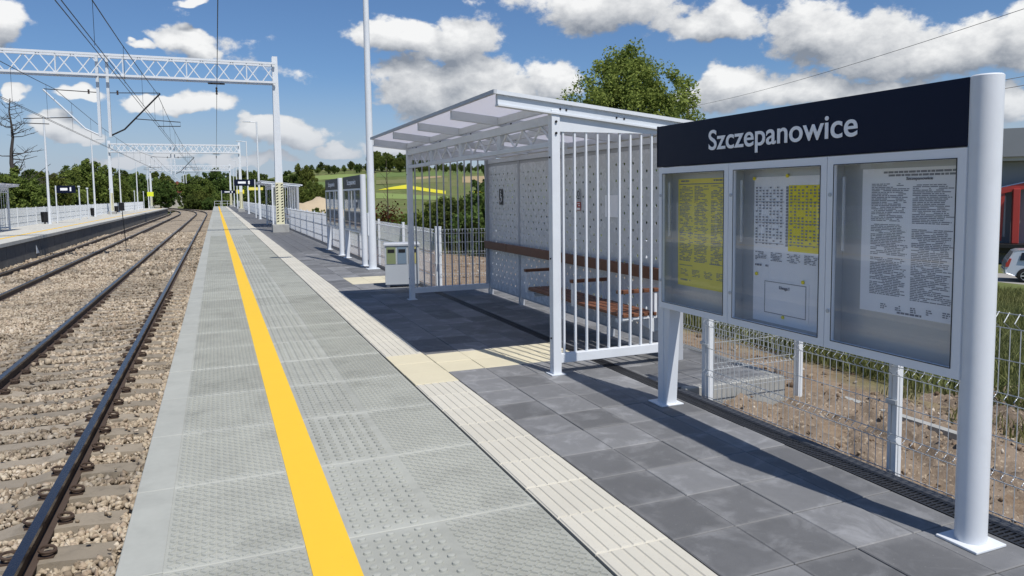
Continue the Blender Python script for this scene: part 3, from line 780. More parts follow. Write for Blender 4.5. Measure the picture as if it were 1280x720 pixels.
# ------------------------------------------------------------------ station board (local origin: base of the round pole)
def text_mesh(body, width, cap, mat, off=0.0):
    cu = bpy.data.curves.new('lettering', 'FONT'); cu.body = body; cu.size = 1; cu.extrude = .002; cu.offset = off
    o = bpy.data.objects.new('lettering', cu); COL.objects.link(o)
    dg = bpy.context.evaluated_depsgraph_get(); me = bpy.data.meshes.new_from_object(o.evaluated_get(dg))
    COL.objects.unlink(o); bpy.data.objects.remove(o)
    co = np.empty(len(me.vertices)*3, np.float32); me.vertices.foreach_get('co', co); co = co.reshape(-1,3)
    x0, x1 = co[:,0].min(), co[:,0].max(); h = .73
    new = np.stack([co[:,2]*-1.0, -(co[:,0]-x0)/(x1-x0)*width, co[:,1]/h*cap], 1)
    new[:,0] = np.where(co[:,2] > 0, -.003, 0)
    me.vertices.foreach_set('co', new.ravel()); me.materials.clear(); me.materials.append(mat); me.update(); fix(me)
    return me
def words(mb, x, yl, zt, w, h, lh, fill=.8, wl=(.008,.04), th=.5, rag=.0, seed=1):
    """rows of word-sized marks; yl is the left edge as read (larger y)"""
    q = random.Random(seed); z = zt
    while z-lh*th >= zt-h-1e-6:
        y = yl; end = yl-w*(1-q.random()*rag)
        while y > end:
            L = q.uniform(*wl)
            if q.random() < fill: mb.add([(x,y,z-lh*th),(x,max(y-L,end),z-lh*th),(x,max(y-L,end),z),(x,y,z)], [(0,1,2,3)])
            y -= L+.004
        z -= lh
def make_board(rich=True):
    t = empty('station_board', (3.17, 2.20, 0), 'x', 'sign board', 'station name boards')
    p = part('round_pole', MB().lathe([(0,2.128),(.060,2.128),(.066,2.122),(.066,0.0)], 28), WHITE, t, True)
    part('base_plate', MB().box(-.10,.10,-.10,.10,0,.012), WHITE, p, bevel=.003)
    l = part('tapered_leg', MB().prism([(-.05,0),(.055,0),(.055,.756),(-.05,.756)], 'y', 2.42, 2.49), WHITE, t, bevel=.004)
    part('leg_fin', MB().prism([(2.385,.0),(2.419,.0),(2.419,.756),(2.34,.756)], 'x', -.045, .05), WHITE, l)
    part('leg_bracket', MB().box(.056,.075,2.405,2.505,.30,.755), WHITE, l)
    part('base_plate', MB().box(-.10,.10,2.36,2.55,0,.010), WHITE, l, bevel=.003)
    for z in (.42, .62, .68): part('bolt', MB().tube([(.076,2.455,z),(.086,2.455,z)], .009, 8), DARK, l)
    hd = part('name_panel', MB().box(-.052,.052,.045,2.497,1.820,2.124), NAVY, t, bevel=.003)
    part('panel_end_cap', MB().box(-.055,.055,2.498,2.504,1.818,2.126), NAVY, hd)
    if rich:
        o = link('lettering', text_mesh('Szczepanowice', 1.235, .136, LETTER, .012), hd, (-.0545, 1.878, 1.913))
    cabs = [(.036,.832), (.834,1.657), (1.659,2.462)]
    for c, (a, b) in enumerate(cabs):
        cb = link('display_cabinet', None, t, (0,0,0)); F = .048; z0, z1 = .757, 1.812
        body = MB().box(-.042,.058,a+.002,a+.014,z0,z1).box(-.042,.058,b-.014,b-.002,z0,z1).box(-.042,.058,a+.014,b-.014,z0,z0+.012).box(-.042,.058,a+.014,b-.014,z1-.012,z1)
        part('case', body, ALU, cb)
        part('back_sheet', MB().box(.046,.056,a+.0145,b-.0145,z0+.0125,z1-.0125), ALU, cb)
        fr = MB().box(-.064,-.043,a+.001,a+F,z0,z1).box(-.064,-.043,b-F,b-.001,z0,z1).box(-.064,-.043,a+F,b-F,z0,z0+F).box(-.064,-.043,a+F,b-F,z1-F,z1)
        part('door_frame', fr, FRAMEP, cb)
        part('seal', MB().box(-.0665,-.0642,a+F-.004,a+F,z0+F,z1-F).box(-.0665,-.0642,b-F,b-F+.004,z0+F,z1-F).box(-.0665,-.0642,a+F-.004,b-F+.004,z1-F,z1-F+.004).box(-.0665,-.0642,a+F-.004,b-F+.004,z0+F-.004,z0+F), BLACK, cb)
        gl = MB(); gl.add([(-.052,a+F,z0+F),(-.052,b-F,z0+F),(-.052,b-F,z1-F),(-.052,a+F,z1-F)], [(0,1,2,3)]); part('glass_pane', gl, GLASS, cb)
        for z in (.965, 1.605):
            lk = MB().tube([(-.064,b-F*.5,z),(-.070,b-F*.5,z)], .011, 10); part('lock', lk, STEELW, cb)
        part('gas_strut', MB().tube([(-.02,b-.075,1.30),(-.02,b-.075,1.70)], .009, 8), ALU, cb)
        X = .0435
        def sheet(y0, y1, za, zb, mat, x=X): return part('poster', MB().box(x,x+.0015,y0-2.2,y1-2.2,za,zb), mat, cb)
        k = MB()
        if c == 2:      # yellow departures timetable
            sheet(3.975, 4.565, .935, 1.725, YPAPER)
            xx = X-.001
            k.add([(xx,2.35,1.683),(xx,1.79,1.683),(xx,1.79,1.690),(xx,2.35,1.690)], [(0,1,2,3)])
            words(k, xx, 2.33, 1.715, .10, .012, .02, 1, (.03,.05), .6, seed=2); words(k, xx, 1.95, 1.715, .12, .012, .02, 1, (.01,.03), .6, seed=3)
            for q, yl in enumerate((2.345, 2.165, 1.975)): words(k, xx, yl, 1.672, .165, .56, .0105, .72, (.008,.045), .52, .3, 20+q)
            for (yl, z) in ((2.345,1.33),(2.165,1.50),(1.975,1.27),(1.99,1.12),(2.345,1.09)): k.box(xx-.0003,xx,yl-.16,yl,z-.004,z)
            for q in range(4): words(k, xx, 2.33-q*.14, 1.06, .10, .05, .009, .8, (.006,.03), .5, .3, 40+q)
            words(k, xx, 2.33, .985, .12, .012, .02, .8, (.01,.02), .6, seed=50)
        elif c == 1:
            sheet(3.165, 3.735, .800, 1.718, PAPER); sheet(3.17, 3.43, 1.262, 1.662, YPAPER2, X-.0022)
            xx = X-.0045
            words(k, xx, 1.52, 1.705, .09, .014, .03, 1, (.02,.04), .6, seed=5); words(k, xx, 1.16, 1.705, .16, .014, .03, .9, (.01,.03), .6, seed=6)
            for yl in (1.515, 1.215):
                for q in range(8): words(k, xx, yl-q*.031, 1.655, .020, .37, .0185, .82, (.013,.018), .5, 0, 60+q)
                for q in range(3): k.box(xx-.0003,xx,yl-.25,yl+.005,1.56-q*.13,1.563-q*.13)
            words(k, xx, 1.25, 1.655, .022, .37, .0185, 1, (.015,.02), .75, 0, 70)
            for q in range(4): words(k, xx, 1.515-q*.14, 1.245, .11, .06, .0095, .8, (.008,.03), .5, .3, 80+q)
            words(k, xx, 1.515, 1.165, .12, .012, .02, .8, (.01,.03), .6, seed=90)
            sheet(3.255, 3.64, .845, 1.075, PAPER, X-.0025)
            bz = [(1.425,1.075,.862,1.063)]
            for (ya, yb, za, zb) in bz:
                for (p0, p1, q0, q1) in ((ya,yb,zb-.004,zb),(ya,yb,za,za+.004),(ya,ya-.004,za,zb),(yb+.004,yb,za,zb)): k.box(xx-.0003,xx,p1,p0,q0,q1)
            for q in range(5): words(k, xx, 1.36-.01*(q%2), 1.00-q*.016, .21, .008, .02, .9, (.01,.04), .5, 0, 95+q)
            words(k, xx, 1.35, .91, .19, .008, .02, .9, (.01,.04), .5, 0, 99)
            if rich: link('lettering', text_mesh('Uwaga !', .085, .020, INK, .012), cb, (xx, 1.295, 1.022))
            for (y, z) in ((1.50,1.10),(1.10,1.085),(1.26,.85),(1.24,1.72),(1.53,1.71),(.97,1.71)):
                part('magnet', MB().tube([(X-.003,y,z),(X-.010,y,z)], .011, 10), YPAPER2, cb)
        else:           # white regulations sheet
            sheet(2.325, 2.892, .985, 1.738, PAPER)
            xx = X-.001
            words(k, xx, .56, 1.722, .42, .010, .02, .95, (.01,.04), .5, 0, 100); words(k, xx, .55, 1.706, .40, .010, .02, .95, (.01,.04), .5, 0, 101)
            for q, yl in enumerate((.632, .388)):
                words(k, xx, yl, 1.66-.008*q, .225, .20, .0086, .88, (.008,.05), .52, .25, 110+q)
                words(k, xx, yl, 1.45-.02*q, .225, .16, .0086, .88, (.008,.05), .52, .25, 120+q)
                words(k, xx, yl, 1.275-.01*q, .225, .20, .0086, .88, (.008,.05), .52, .25, 130+q)
            words(k, xx, .50, 1.052, .22, .010, .02, 1, (.012,.03), .8, 0, 140)
            for q in range(5): words(k, xx, .56-q*.088, 1.035, .04, .028, .010, .9, (.008,.02), .6, .3, 150+q)
            words(k, xx, .46, 1.004, .14, .010, .02, 1, (.012,.03), .5, 0, 160)
            if rich: link('lettering', text_mesh('Szczepanowice', .145, .015, INK, .015), cb, (xx, .425, 1.676))
        me = bpy.data.meshes.new('printed_text'); me.from_pydata(k.v, [], k.f); me.materials.append(INK)
        o = link('printed_text', me, cb); o['kind'] = 'stuff'
    return t
bd = make_board()
bd['label'] = 'navy station name board with Szczepanowice in white above three glazed poster cases'
for (y, lab) in ((16.9, 'information board with white poles right behind the tall white lamp post'), (20.25, 'information board with white poles beyond the pair-mate next to the lamp post')):
    o = copy_tree(bd); o.location = (3.17, y, 0); o['label'] = lab
o['label'] = 'farther of the two paired information boards, away from the lamp post'

# ------------------------------------------------------------------ fences
def wire_panel(L, H=1.06, r=.0024, step=.05, name='wire_panel', wm=None):
    """welded panel in local YZ plane with folded beads"""
    mb = MB(); n = int(L/step); zs = [0,.20,.225,.25,.60,.625,.65,H-.08,H-.045,H]; xo = [0,0,-.032,0,0,-.032,0,0,-.05,-.012]
    for k in range(n+1):
        y = k*L/n; mb.tube([(x,y,z) for x,z in zip(xo,zs)], r, 4, False)
    for z, x in ((.03,0),(.20,0),(.25,0),(.425,0),(.60,0),(.65,0),(.82,0),(H-.08,0),(H-.005,-.012)):
        mb.tube([(x-.004,0,z),(x-.004,L,z)], r*1.15, 4, False)
    me = bpy.data.meshes.new(name); me.from_pydata(mb.v, [], mb.f); me.materials.append(wm or STEELW); me.update(); return me
WP = {}
def fence(name, label, pts, zf, group='mesh fences', pw=.05, H=1.06, r=.0026, step=.05, mat=WHITE, zoff=0.0):
    t = empty(name, (pts[0][0], pts[0][1], zf(*pts[0])), label, 'fence', group)
    o0 = Vector(t.location)
    PMs = MB().box(-.022,.022,-.03,.03,-.30,H+.03).box(-.026,.026,-.034,.034,H+.03,H+.045).mesh('fence_post', mat)
    CLm = MB().box(-.040,-.023,-.034,.034,.43,.452).mesh('clamp', STEELW)
    for i, p in enumerate(pts):
        q = Vector((p[0], p[1], zf(*p)+zoff))-o0
        po = link('fence_post', PMs, t, q)
        if p[1] < 20: link('clamp', CLm, po)
        if i < len(pts)-1:
            b = pts[i+1]; L = math.hypot(b[0]-p[0], b[1]-p[1])
            key = (round(L,2), H, r)
            if key not in WP: WP[key] = wire_panel(L, H, r, step, wm=WHITE if r > .0032 else None)
            ang = math.atan2(b[1]-p[1], b[0]-p[0])-math.pi/2
            link('wire_panel', WP[key], t, q+Vector((-.03*math.cos(ang),-.03*math.sin(ang),.0)), (0,0,ang))
    return t
zn = lambda x, y: -.04
fence('mesh_fence', 'low white mesh fence on bare soil behind the station name board', [(3.62,-2.0),(3.62,.5),(3.62,2.99),(3.62,4.72)], zn)
fence('mesh_fence', 'short mesh fence return round the paved apron behind the shelter', [(3.66,4.80),(4.63,4.80),(4.68,7.3),(4.68,9.8),(4.68,12.3),(3.70,12.52)], zn)
fence('mesh_fence', 'long white mesh fence running along the platform beyond the shelter', [(3.66,12.6+2.5*k) for k in range(55)], zn, r=.0034)
fence('mesh_fence', 'pale railing fence along the back of the opposite platform', [(-11.3,-30+2.5*k) for k in range(67)], lambda x, y: 0.0, H=1.15, r=.006, step=.06)
tag_r = empty('end_railing', (3.1,150,0), 'low grey railing closing the end of the platform', 'railing')
part('top_rail', MB().beam((-3.4,0,1.0),(0,0,1.0),.05,.05), WHITE2, tag_r); part('mid_rail', MB().beam((-3.4,0,.5),(0,0,.5),.04,.04), WHITE2, tag_r)
for x in (-3.4,-2.3,-1.1,0): part('post', MB().box(x-.03,x+.03,-.03,.03,0,.97), WHITE2, tag_r)

# ------------------------------------------------------------------ lamp posts
def make_lamp(loc, label, side=-1, H=7.2, arm=.85):
    t = empty('lamp_post', loc, label, 'lamp post', 'platform lamp posts')
    part('pole', MB().tube([(0,0,0),(0,0,.9),(0,0,H)], [.092,.088,.055], 16), WHITE, t, True)
    part('base_plate', MB().box(-.14,.14,-.14,.14,0,.015), WHITE2, t)
    part('access_door', MB().box(side*.085-.012,side*.085+.012,-.045,.045,.75,1.25), WHITE, t, bevel=.003)
    part('arm', MB().tube([(0,0,H-.06),(side*arm*.55,0,H-.02)], .030, 10), WHITE, t, True)
    part('lamp_head', MB().prism([(side*arm*.5,H-.05),(side*(arm+.12),H-.035),(side*(arm+.12),H+.0),(side*arm*.5,H+.035)], 'y', -.13, .13), WHITE2, t, bevel=.01)
    return t
Lr = [(16.1,'tall white lamp post just past the slatted shelter by the information boards'),(57.1,'white lamp post on the near platform beyond the distant shelter'),(77,None),(97,None),(117,None),(137,None)]
for y, lab in Lr: make_lamp((3.19 if y < 20 else 3.0, y, 0), lab or 'white lamp post in the far row on the platform with the yellow line')
for i, y in enumerate((37,57.3,77.4,97.5,117.6,136)): make_lamp((-10.5, y, 0), 'white lamp post in the row along the opposite platform', 1)

# ------------------------------------------------------------------ catenary portals
LBM = {}
def portal(y, xr, xl, zt, label, detail):
    t = empty('catenary_portal', ((xr+xl)/2, y, 0), label, 'gantry', 'catenary portals')
    ox = -(xr+xl)/2; zb = zt-.85
    for x in (xr, xl):
        mb = MB(); hb, ht = .185, .115; zz = zt+.35; xc = x+ox
        for (ya, yb) in ((-.16,-.135),(.135,.16)): mb.prism([(xc-hb,0),(xc+hb,0),(xc+ht,zz),(xc-ht,zz)], 'y', ya, yb)
        for q in (-.06, .06): mb.prism([(xc+q-.012,0),(xc+q+.012,0),(xc+q+.012,zz-.01),(xc+q-.012,zz-.01)], 'y', -.134, .134)
        m = part('mast', mb, WHITE, t)
        part('mast_footing', MB().cbox(x+ox-.36,x+ox+.36,-.36,.36,-.05,.36,.02) if x == xr else MB().cbox(x+ox-.36,x+ox+.36,-.36,.36,-.05,.3,.02), CONC, m)
        hz = MB().prism([(xc-.188,.37),(xc+.188,.37),(xc+.170,2.30),(xc-.170,2.30)], 'y', -.172, -.162); h = part('hazard_plate', hz, HAZY, m)
        s = MB()
        for k in range(14):
            for q in (-.105, .105): s.prism([(x+ox+q-.045,.46+k*.13),(x+ox+q+.045,.50+k*.13),(x+ox+q+.045,.555+k*.13),(x+ox+q-.045,.515+k*.13)], 'y', -.176, -.1725)
        part('hazard_stripes', s, BLACK, h)
    x0, x1 = xl+ox+.0, xr+ox-.0
    for dy in (-.3, .3):
        for z in (zb, zt): part('chord', MB().beam((x0,dy,z),(x1,dy,z),*((.09,.09) if y < 50 else (.14,.14))), WHITE, t)
    n = int((xr-xl)/.62); n += n % 2; stepx = (x1-x0)/n
    if detail:
        for face, dy in ((0,-.3),(1,.3)):
            for k in range(n):
                a, b = (zb, zt) if (k+face) % 2 == 0 else (zt, zb)
                part('lattice_bar', MB().beam((x0+k*stepx,dy,a),(x0+(k+1)*stepx,dy,b),*((.04,.04) if y < 50 else (.09,.09)),(0,1,0)), WHITE, t)
        for k in range(0, n+1, 4):
            part('upright', MB().beam((x0+k*stepx,-.3,zb),(x0+k*stepx,-.3,zt),.05,.05), WHITE2, t); part('cross_bar', MB().beam((x0+k*stepx,-.3,zb),(x0+k*stepx,.3,zb),.05,.05), WHITE2, t)
    else:
        for face, dy in ((0,-.3),(1,.3)):
            s = MB()
            for k in range(n):
                a, b = (zb, zt) if (k+face) % 2 == 0 else (zt, zb)
                s.beam((x0+k*stepx,dy,a),(x0+(k+1)*stepx,dy,b),.12,.12,(0,1,0))
            part('lattice', s, WHITE2, t)
    b = float(bend(y))
    for q, x in ((-1,-4.45+b),(1,-4.07+b)):
        d = part('drop_post', MB().box(x+ox-.055,x+ox+.055,-.07,.07,4.28,zt+.05), WHITE2, t)
        s = 1 if q > 0 else -1; xo = x+ox
        part('top_tie', MB().tube([(xo,0,6.15),(xo+s*1.98,0,6.22)], .018, 6), CABLE, t)
        part('insulator', MB().lathe([(.0,0),(.05,.02),(.03,.06),(.05,.1),(.03,.14),(.05,.18),(.0,.2)], 8), INSUL, t, loc=(xo+s*.35,0,6.07))
        part('strut', MB().tube([(xo+s*.05,0,4.36),(xo+s*.55,0,4.62),(xo+s*2.0,0,6.2)], .034, 8), CABLE if q > 0 else WHITE2, t)
        part('steady_arm', MB().tube([(xo+s*.95,0,5.08),(xo+s*2.75,0,4.98),(xo+s*2.75,0,4.80),(xo+s*1.85,0,4.78)], .018, 6), CABLE, t)
    x = .22+ox+b
    part('feeder_hanger', MB().beam((x-.35,0,zb-.12),(x+.35,0,zb-.12),.12,.06), CABLE, t)
    part('insulator', MB().lathe([(.0,0),(.05,.03),(.03,.1),(.05,.17),(.03,.24),(.05,.31),(.0,.36)], 8), INSUL, t, loc=(x,0,zb-.62))
    return t
portal(35.4, 2.74, -10.85, 7.70, 'white lattice catenary portal with hazard-striped mast before the distant shelter', True)
portal(89.0, 2.68, -10.45, 7.55, 'middle lattice catenary portal spanning both tracks beyond the distant shelter', True)
portal(141.0, 2.52, -10.45, 7.35, 'smallest lattice catenary portal spanning the tracks near the bend', False)
# overhead wires
def wire(name, label, f, ys, r=.010, cat='wire'):
    pts = [f(y) for y in ys]; o0 = pts[0]
    o = part(name, MB().tube([(p[0]-o0[0],p[1]-o0[1],p[2]-o0[2]) for p in pts], r, 5), CABLE, None, True, loc=o0)
    tag(o, label, cat, 'overhead wires'); return o
POLE = [-18.0, 35.4, 89.0, 141.0]
def mess(x, zs=6.22, sag=.55):
    def f(y):
        for a, b in zip(POLE[:-1], POLE[1:]):
            if a <= y <= b+1e-6: u = (y-a)/(b-a); return (x+float(bend(y)), y, zs-sag*4*u*(1-u))
        return (x+float(bend(y)), y, zs)
    return f
WY = np.concatenate([np.arange(-18,35.4,2.67), np.arange(35.4,141.1,2.64)]); WY = np.unique(np.round(np.append(WY, [35.4, 89.0, 141.0]),3))
for (x, nm) in ((TR-.10, 'near'), (TL+.02, 'far')):
    where = 'the track beside the yellow line' if nm == 'near' else 'the track beside the opposite platform'
    for q in (-.045, .045): wire('contact_wire', 'dark contact wire of the pair above '+where, lambda y, q=q: (x+q+float(bend(y)), y, 4.80), WY, .009)
    mw = wire('messenger_wire', 'dark sagging messenger wire above '+where, mess(x), WY, .012)
    o0 = mw.location; f = mess(x)
    for y in np.arange(-15, 138, 5.4):
        p = f(float(y)); part('dropper', MB().tube([(p[0]-o0.x,p[1]-o0.y,p[2]-o0.z),(p[0]-o0.x,p[1]-o0.y,4.81-o0.z)], .005, 4), CABLE, mw)
def feed(y):
    for a, b in zip(POLE[:-1], POLE[1:]):
        if a <= y <= b+1e-6: u = (y-a)/(b-a); return (.22+float(bend(y)), y, 6.25-.15*4*u*(1-u))
    return (.22, y, 6.25)
wire('feeder_wire', 'single dark feeder wire hanging above the platform edge', feed, WY, .012)

# ------------------------------------------------------------------ small platform things
b = empty('recycling_bin', (3.05, 12.75, 0), 'grey sorting bin with coloured strips beyond the shelter', 'bin', rz=R(-12))
part('bin_body', MB().cbox(-.30,.30,-.16,.16,.05,.74,.015), STEELW, b, bevel=.006); part('lid', MB().cbox(-.32,.32,-.18,.18,.741,.79,.02), GREYM, b)
for k, c in enumerate(((.20,.24,.12),(.16,.22,.28),(.42,.38,.14))):
    m = pm('bin_strip_%d' % k, c, .05, 4, .5); d = part('colour_strip', MB().box(-.27+k*.19,-.11+k*.19,-.168,-.161,.42,.72), m, b)
    part('bin_slot', MB().box(-.25+k*.19,-.13+k*.19,-.172,-.1685,.62,.68), BLACK, d)
for x in (-.25,.25): part('foot', MB().box(x-.03,x+.03,-.12,.12,0,.05), GREYM, b)
def signpost(name, loc, label, w, h, z, body=None, arrow=None, side=1):
    t = empty(name, loc, label, 'sign')
    part('post', MB().tube([(0,0,0),(0,0,z+h)], .045, 10), WHITE, t, True)
    p = part('sign_panel', MB().box(side*.05 if side > 0 else -w-.05, w+.05 if side > 0 else -.05, -.03,.03,z,z+h), NAVY, t)
    x0 = .05 if side > 0 else -w-.05
    k = MB(); k.box(x0+w*.2,x0+w*.58,-.034,-.031,z+h*.35,z+h*.68); k.box(x0+w*.7,x0+w*.78,-.034,-.031,z+h*.25,z+h*.78); part('sign_print', k, LETTER, p)
    if arrow:
        part('direction_panel', MB().box(*arrow), YPAPER2 if arrow[1] > w*.9 else YPAPER, t)
    return t
signpost('platform_sign', (-10.35, 59, 0), 'small navy platform number sign beside a lamp post on the opposite platform', 1.15, .52, 2.1)
signpost('platform_sign', (2.9, 61, 0), 'navy sign over a yellow strip beyond the distant shelter', 1.5, .50, 2.55, arrow=(-.5,.6,-.02,.02,2.2,2.42), side=-1)
signpost('platform_sign', (.9, 132, 0), 'navy hanging sign with an orange panel near the platform end', 2.2, .5, 2.35, arrow=(2.3,3.6,-.03,.03,2.3,2.95))
t = empty('yellow_sign', (-9.6, 128, 0), 'bright yellow marker sign on a post on the opposite platform', 'sign')
part('post', MB().tube([(0,0,0),(0,0,2.9)], .04, 8), WHITE2, t); part('sign_panel', MB().box(-.45,.45,-.05,-.045,2.0,2.7), pm('fluorescent_yellow', (.72,.80,.03), .05, 2, .6), t)
p = gz(158, 309, -.98)
t = empty('track_marker_post', p, 'thin dark marker post with black box between the tracks', 'marker post')
part('post', MB().tube([(0,0,0),(-.12,0,2.05)], .022, 8), BLACK, t, True); part('marker_box', MB().box(-.25,.0,-.10,.10,1.98,2.42), BLACK, t, bevel=.01)
part('footing', MB().cbox(-.12,.12,-.12,.12,-.05,.06,.01), CONC, t)
t = empty('warning_triangle', (-7.62, 38.6, -.62), 'small white triangular plate on the opposite platform wall', 'plate')
part('plate', MB().prism([(-.28,-.16),(.28,-.16),(-.28,.22)], 'x', 0, .012), WHITE2, t)
for (y, z) in ((57.9,0),(79.0,0),(96.5,0)):
    t = empty('waste_bin', (-10.9, y, 0), 'small dark waste bin by the opposite platform fence', 'bin', 'bins on the opposite platform')
    part('bin_body', MB().lathe([(0,.1),(.2,.1),(.24,.8),(.2,.82),(0,.82)], 12), BLACK, t, True); part('stand', MB().tube([(0,0,0),(0,0,.1)], .05, 8), BLACK, t)
for (y, h) in ((66,2.6),(70,2.5),(84,2.6),(108,2.6),(121,2.6)):
    t = empty('marker_post', (-10.0, y, 0), 'slim cream post on the opposite platform', 'post', 'slim posts on the opposite platform')
    part('post', MB().tube([(0,0,0),(0,0,h)], .05, 8), WHITE2, t, True); part('cap', MB().box(-.08,.08,-.08,.08,h,h+.12), WHITE2, t)

# ------------------------------------------------------------------ vegetation
def leaves(C, size, up=.3):
    """rhombus leaves at points C"""
    n = len(C)
    d = rng.normal(size=(n,3)); d[:,2] += up; d /= np.linalg.norm(d, axis=1, keepdims=True)
    a = np.cross(d, rng.normal(size=(n,3))); a /= np.linalg.norm(a, axis=1, keepdims=True); bb = np.cross(d, a)
    s = size*rng.uniform(.6,1.3,(n,1))
    V = np.stack([C-a*s, C-bb*s*.55+d*s*.12, C+a*s, C+bb*s*.55+d*s*.12], 1).reshape(-1,3)
    return V, np.arange(4*n).reshape(n,4)
def crown_mesh(name, mat, H0, H1, Rr, nclump, nleaf, lsize, shape='oval', seed=1):
    g = np.random.default_rng(seed)
    P = []; Rn = []
    while len(P) < nclump:
        v = g.normal(size=3); v /= np.linalg.norm(v); r = g.random()**.42
        p = v*r; h = (p[2]+1)/2
        if shape == 'oval': w = (math.sin(math.pi*min(1, h*.86+.10))**.48)
        elif shape == 'bush': w = .75+.35*math.sin(math.pi*h)
        else: w = math.sin(math.pi*min(1, h*.75+.2))**.8
        lump = 1+.25*math.sin(3*math.atan2(v[1],v[0])+seed)*math.cos(4*h+seed)
        P.append((p[0]*Rr*w*lump, p[1]*Rr*w*lump, H0+(H1-H0)*h)); Rn.append(r)
    P = np.array(P); per = nleaf//nclump; V = []
    cr = Rr*g.uniform(.10,.21,nclump)
    shade_ = g.random(nclump)
    C = np.repeat(P, per, 0); off = g.normal(size=(len(C),3)); off /= np.maximum(np.linalg.norm(off,axis=1,keepdims=True),1e-6)
    off *= (g.random((len(C),1))**.5)*np.repeat(cr,per)[:,None]*np.array([1,1,1.15])
    C = C+off
    V, F = leaves(C, lsize); rnd = np.clip(np.repeat(shade_,per)*.55+g.random(len(C))*.45, 0, 1)
    return npmesh(name, V, F, mat, rnd=rnd), P
def trunk_mesh(H0, H1, Rr, P, seed=1, mat=None, r0=None):
    g = random.Random(seed); mb = MB(); r0 = r0 or .02*H1
    top = H0+(H1-H0)*.75
    mb.tube([(0,0,-1.2),(.02*H1*.2,0,H0*.5),(g.uniform(-.2,.2),g.uniform(-.2,.2),H0+.2),(g.uniform(-.3,.3),g.uniform(-.3,.3),top)], [r0*1.25,r0,r0*.8,r0*.15], 8)
    for k in g.sample(range(len(P)), min(26, len(P))):
        q = P[k]; h = min(max(H0*.8, q[2]-Rr*.55), top*.95)
        mb.tube([(0,0,h),(q[0]*.5,q[1]*.5,(h+q[2])/2+.1*Rr*.3),(q[0],q[1],q[2])], [r0*.32,r0*.2,r0*.06], 5)
    return mb.mesh('trunk', mat or BARK, True)
PROTO = {}
def proto(key, mat, H0, H1, Rr, nc, nl, ls, shape, seed):
    c, P = crown_mesh('crown', mat, H0, H1, Rr, nc, nl, ls, shape, seed); PROTO[key] = (c, trunk_mesh(H0, H1, Rr, P, seed))
proto('poplar', LEAF_P, 2.5, 19.0, 5.6, 620, 90000, .14, 'oval', 3)
proto('round', LEAF_M, 1.5, 9.0, 3.6, 130, 13000, .20, 'oval', 5)
proto('dark', LEAF_D, .6, 9.0, 3.4, 130, 13000, .20, 'oval', 9)
proto('shrub', LEAF_M, 0, 3.6, 2.2, 90, 9000, .12, 'bush', 12)
proto('shrub2', LEAF_D, 0, 3.2, 2.1, 90, 9000, .12, 'bush', 15)
def tree(name, key, loc, s, label, cat='tree', group=None, rz=None, sz=None):
    t = empty(name, loc, label, cat, group, rz if rz is not None else random.uniform(0,6.28)); t.scale = (s, s, sz or s)
    c, k = PROTO[key]; link('crown', c, t); link('trunk', k, t); return t
def place(px, dist, dz=0):
    d = ray(px, 247); d = d/math.hypot(d[0], d[1]); x, y = d[0]*dist, d[1]*dist
    return (x, y, float(terr(x, y))+dz)
tree('poplar_tree', 'poplar', place(786, 62), 1.0, 'tall leafy poplar rising behind the shelter roof', sz=.86)
# trees right of the track, beyond the distant shelter
tree('broadleaf_tree', 'round', place(378, 120), .66, 'bright green pointed tree beyond the distant shelter', sz=.86)
for px, d, s, k in ((362,118,.70,'dark'),(366,104,.46,'round'),(392,112,.55,'round'),(403,105,.42,'round'),(352,128,.64,'dark'),(341,140,.6,'dark')):
    tree('broadleaf_tree', k, place(px, d), s, 'dense tree in the clump beyond the distant shelter', 'tree', 'trees beyond the distant shelter')
# leafy thicket seen through the slatted end wall
for px, d, s, k in ((560,33,.62,'shrub'),(578,30,.66,'shrub2'),(597,29,.68,'shrub2'),(541,36,.50,'shrub'),(612,27,.72,'shrub2'),(640,30,.9,'shrub'),(525,40,.40,'shrub'),(505,44,.36,'shrub')):
    tree('leafy_bush', k, place(px, d), s, 'leafy bush in the thicket behind the shelter', 'bush', 'bushes behind the shelter')
for px, d, s in ((397,66,.34),(470,52,.3),(486,50,.34)):
    tree('leafy_bush', 'shrub', place(px, d), s, 'low bush by the earth mound beyond the fence', 'bush', 'low bushes by the earth mound')
# bushes right, behind the name board
for px, d, s, k in ((880,15,.34,'shrub'),(930,14,.30,'shrub2'),(985,15,.32,'shrub'),(1040,14.5,.30,'shrub2'),(1095,14,.30,'shrub'),(1150,14,.28,'shrub'),(905,17,.4,'shrub2')):
    tree('leafy_bush', k, place(px, d), s, 'low dark bush on the grassy bank behind the name board', 'bush', 'bushes on the bank behind the name board')
for px, d, s, k in ((630,50,.62,'dark'),(668,54,.66,'dark'),(704,50,.60,'round'),(738,53,.66,'dark'),(772,48,.60,'round'),(806,52,.66,'dark'),(842,50,.58,'dark'),(884,54,.55,'round')):
    tree('broadleaf_tree', k, place(px, d), s, 'dark leafy tree in the belt below the tall poplar', 'tree', 'tree belt below the poplar')
# skyline trees on the hill
for i in range(64):
    px = 384+i*4.1+random.uniform(-3,3); d = 430+random.uniform(-25,25)
    big = 466 < px < 530
    tree('hilltop_tree', random.choice(['dark','round']), place(px, d), (1.15 if big else .5)*random.uniform(.7,1.3), 'dark tree in the line along the hilltop', 'tree', 'trees along the hilltop')
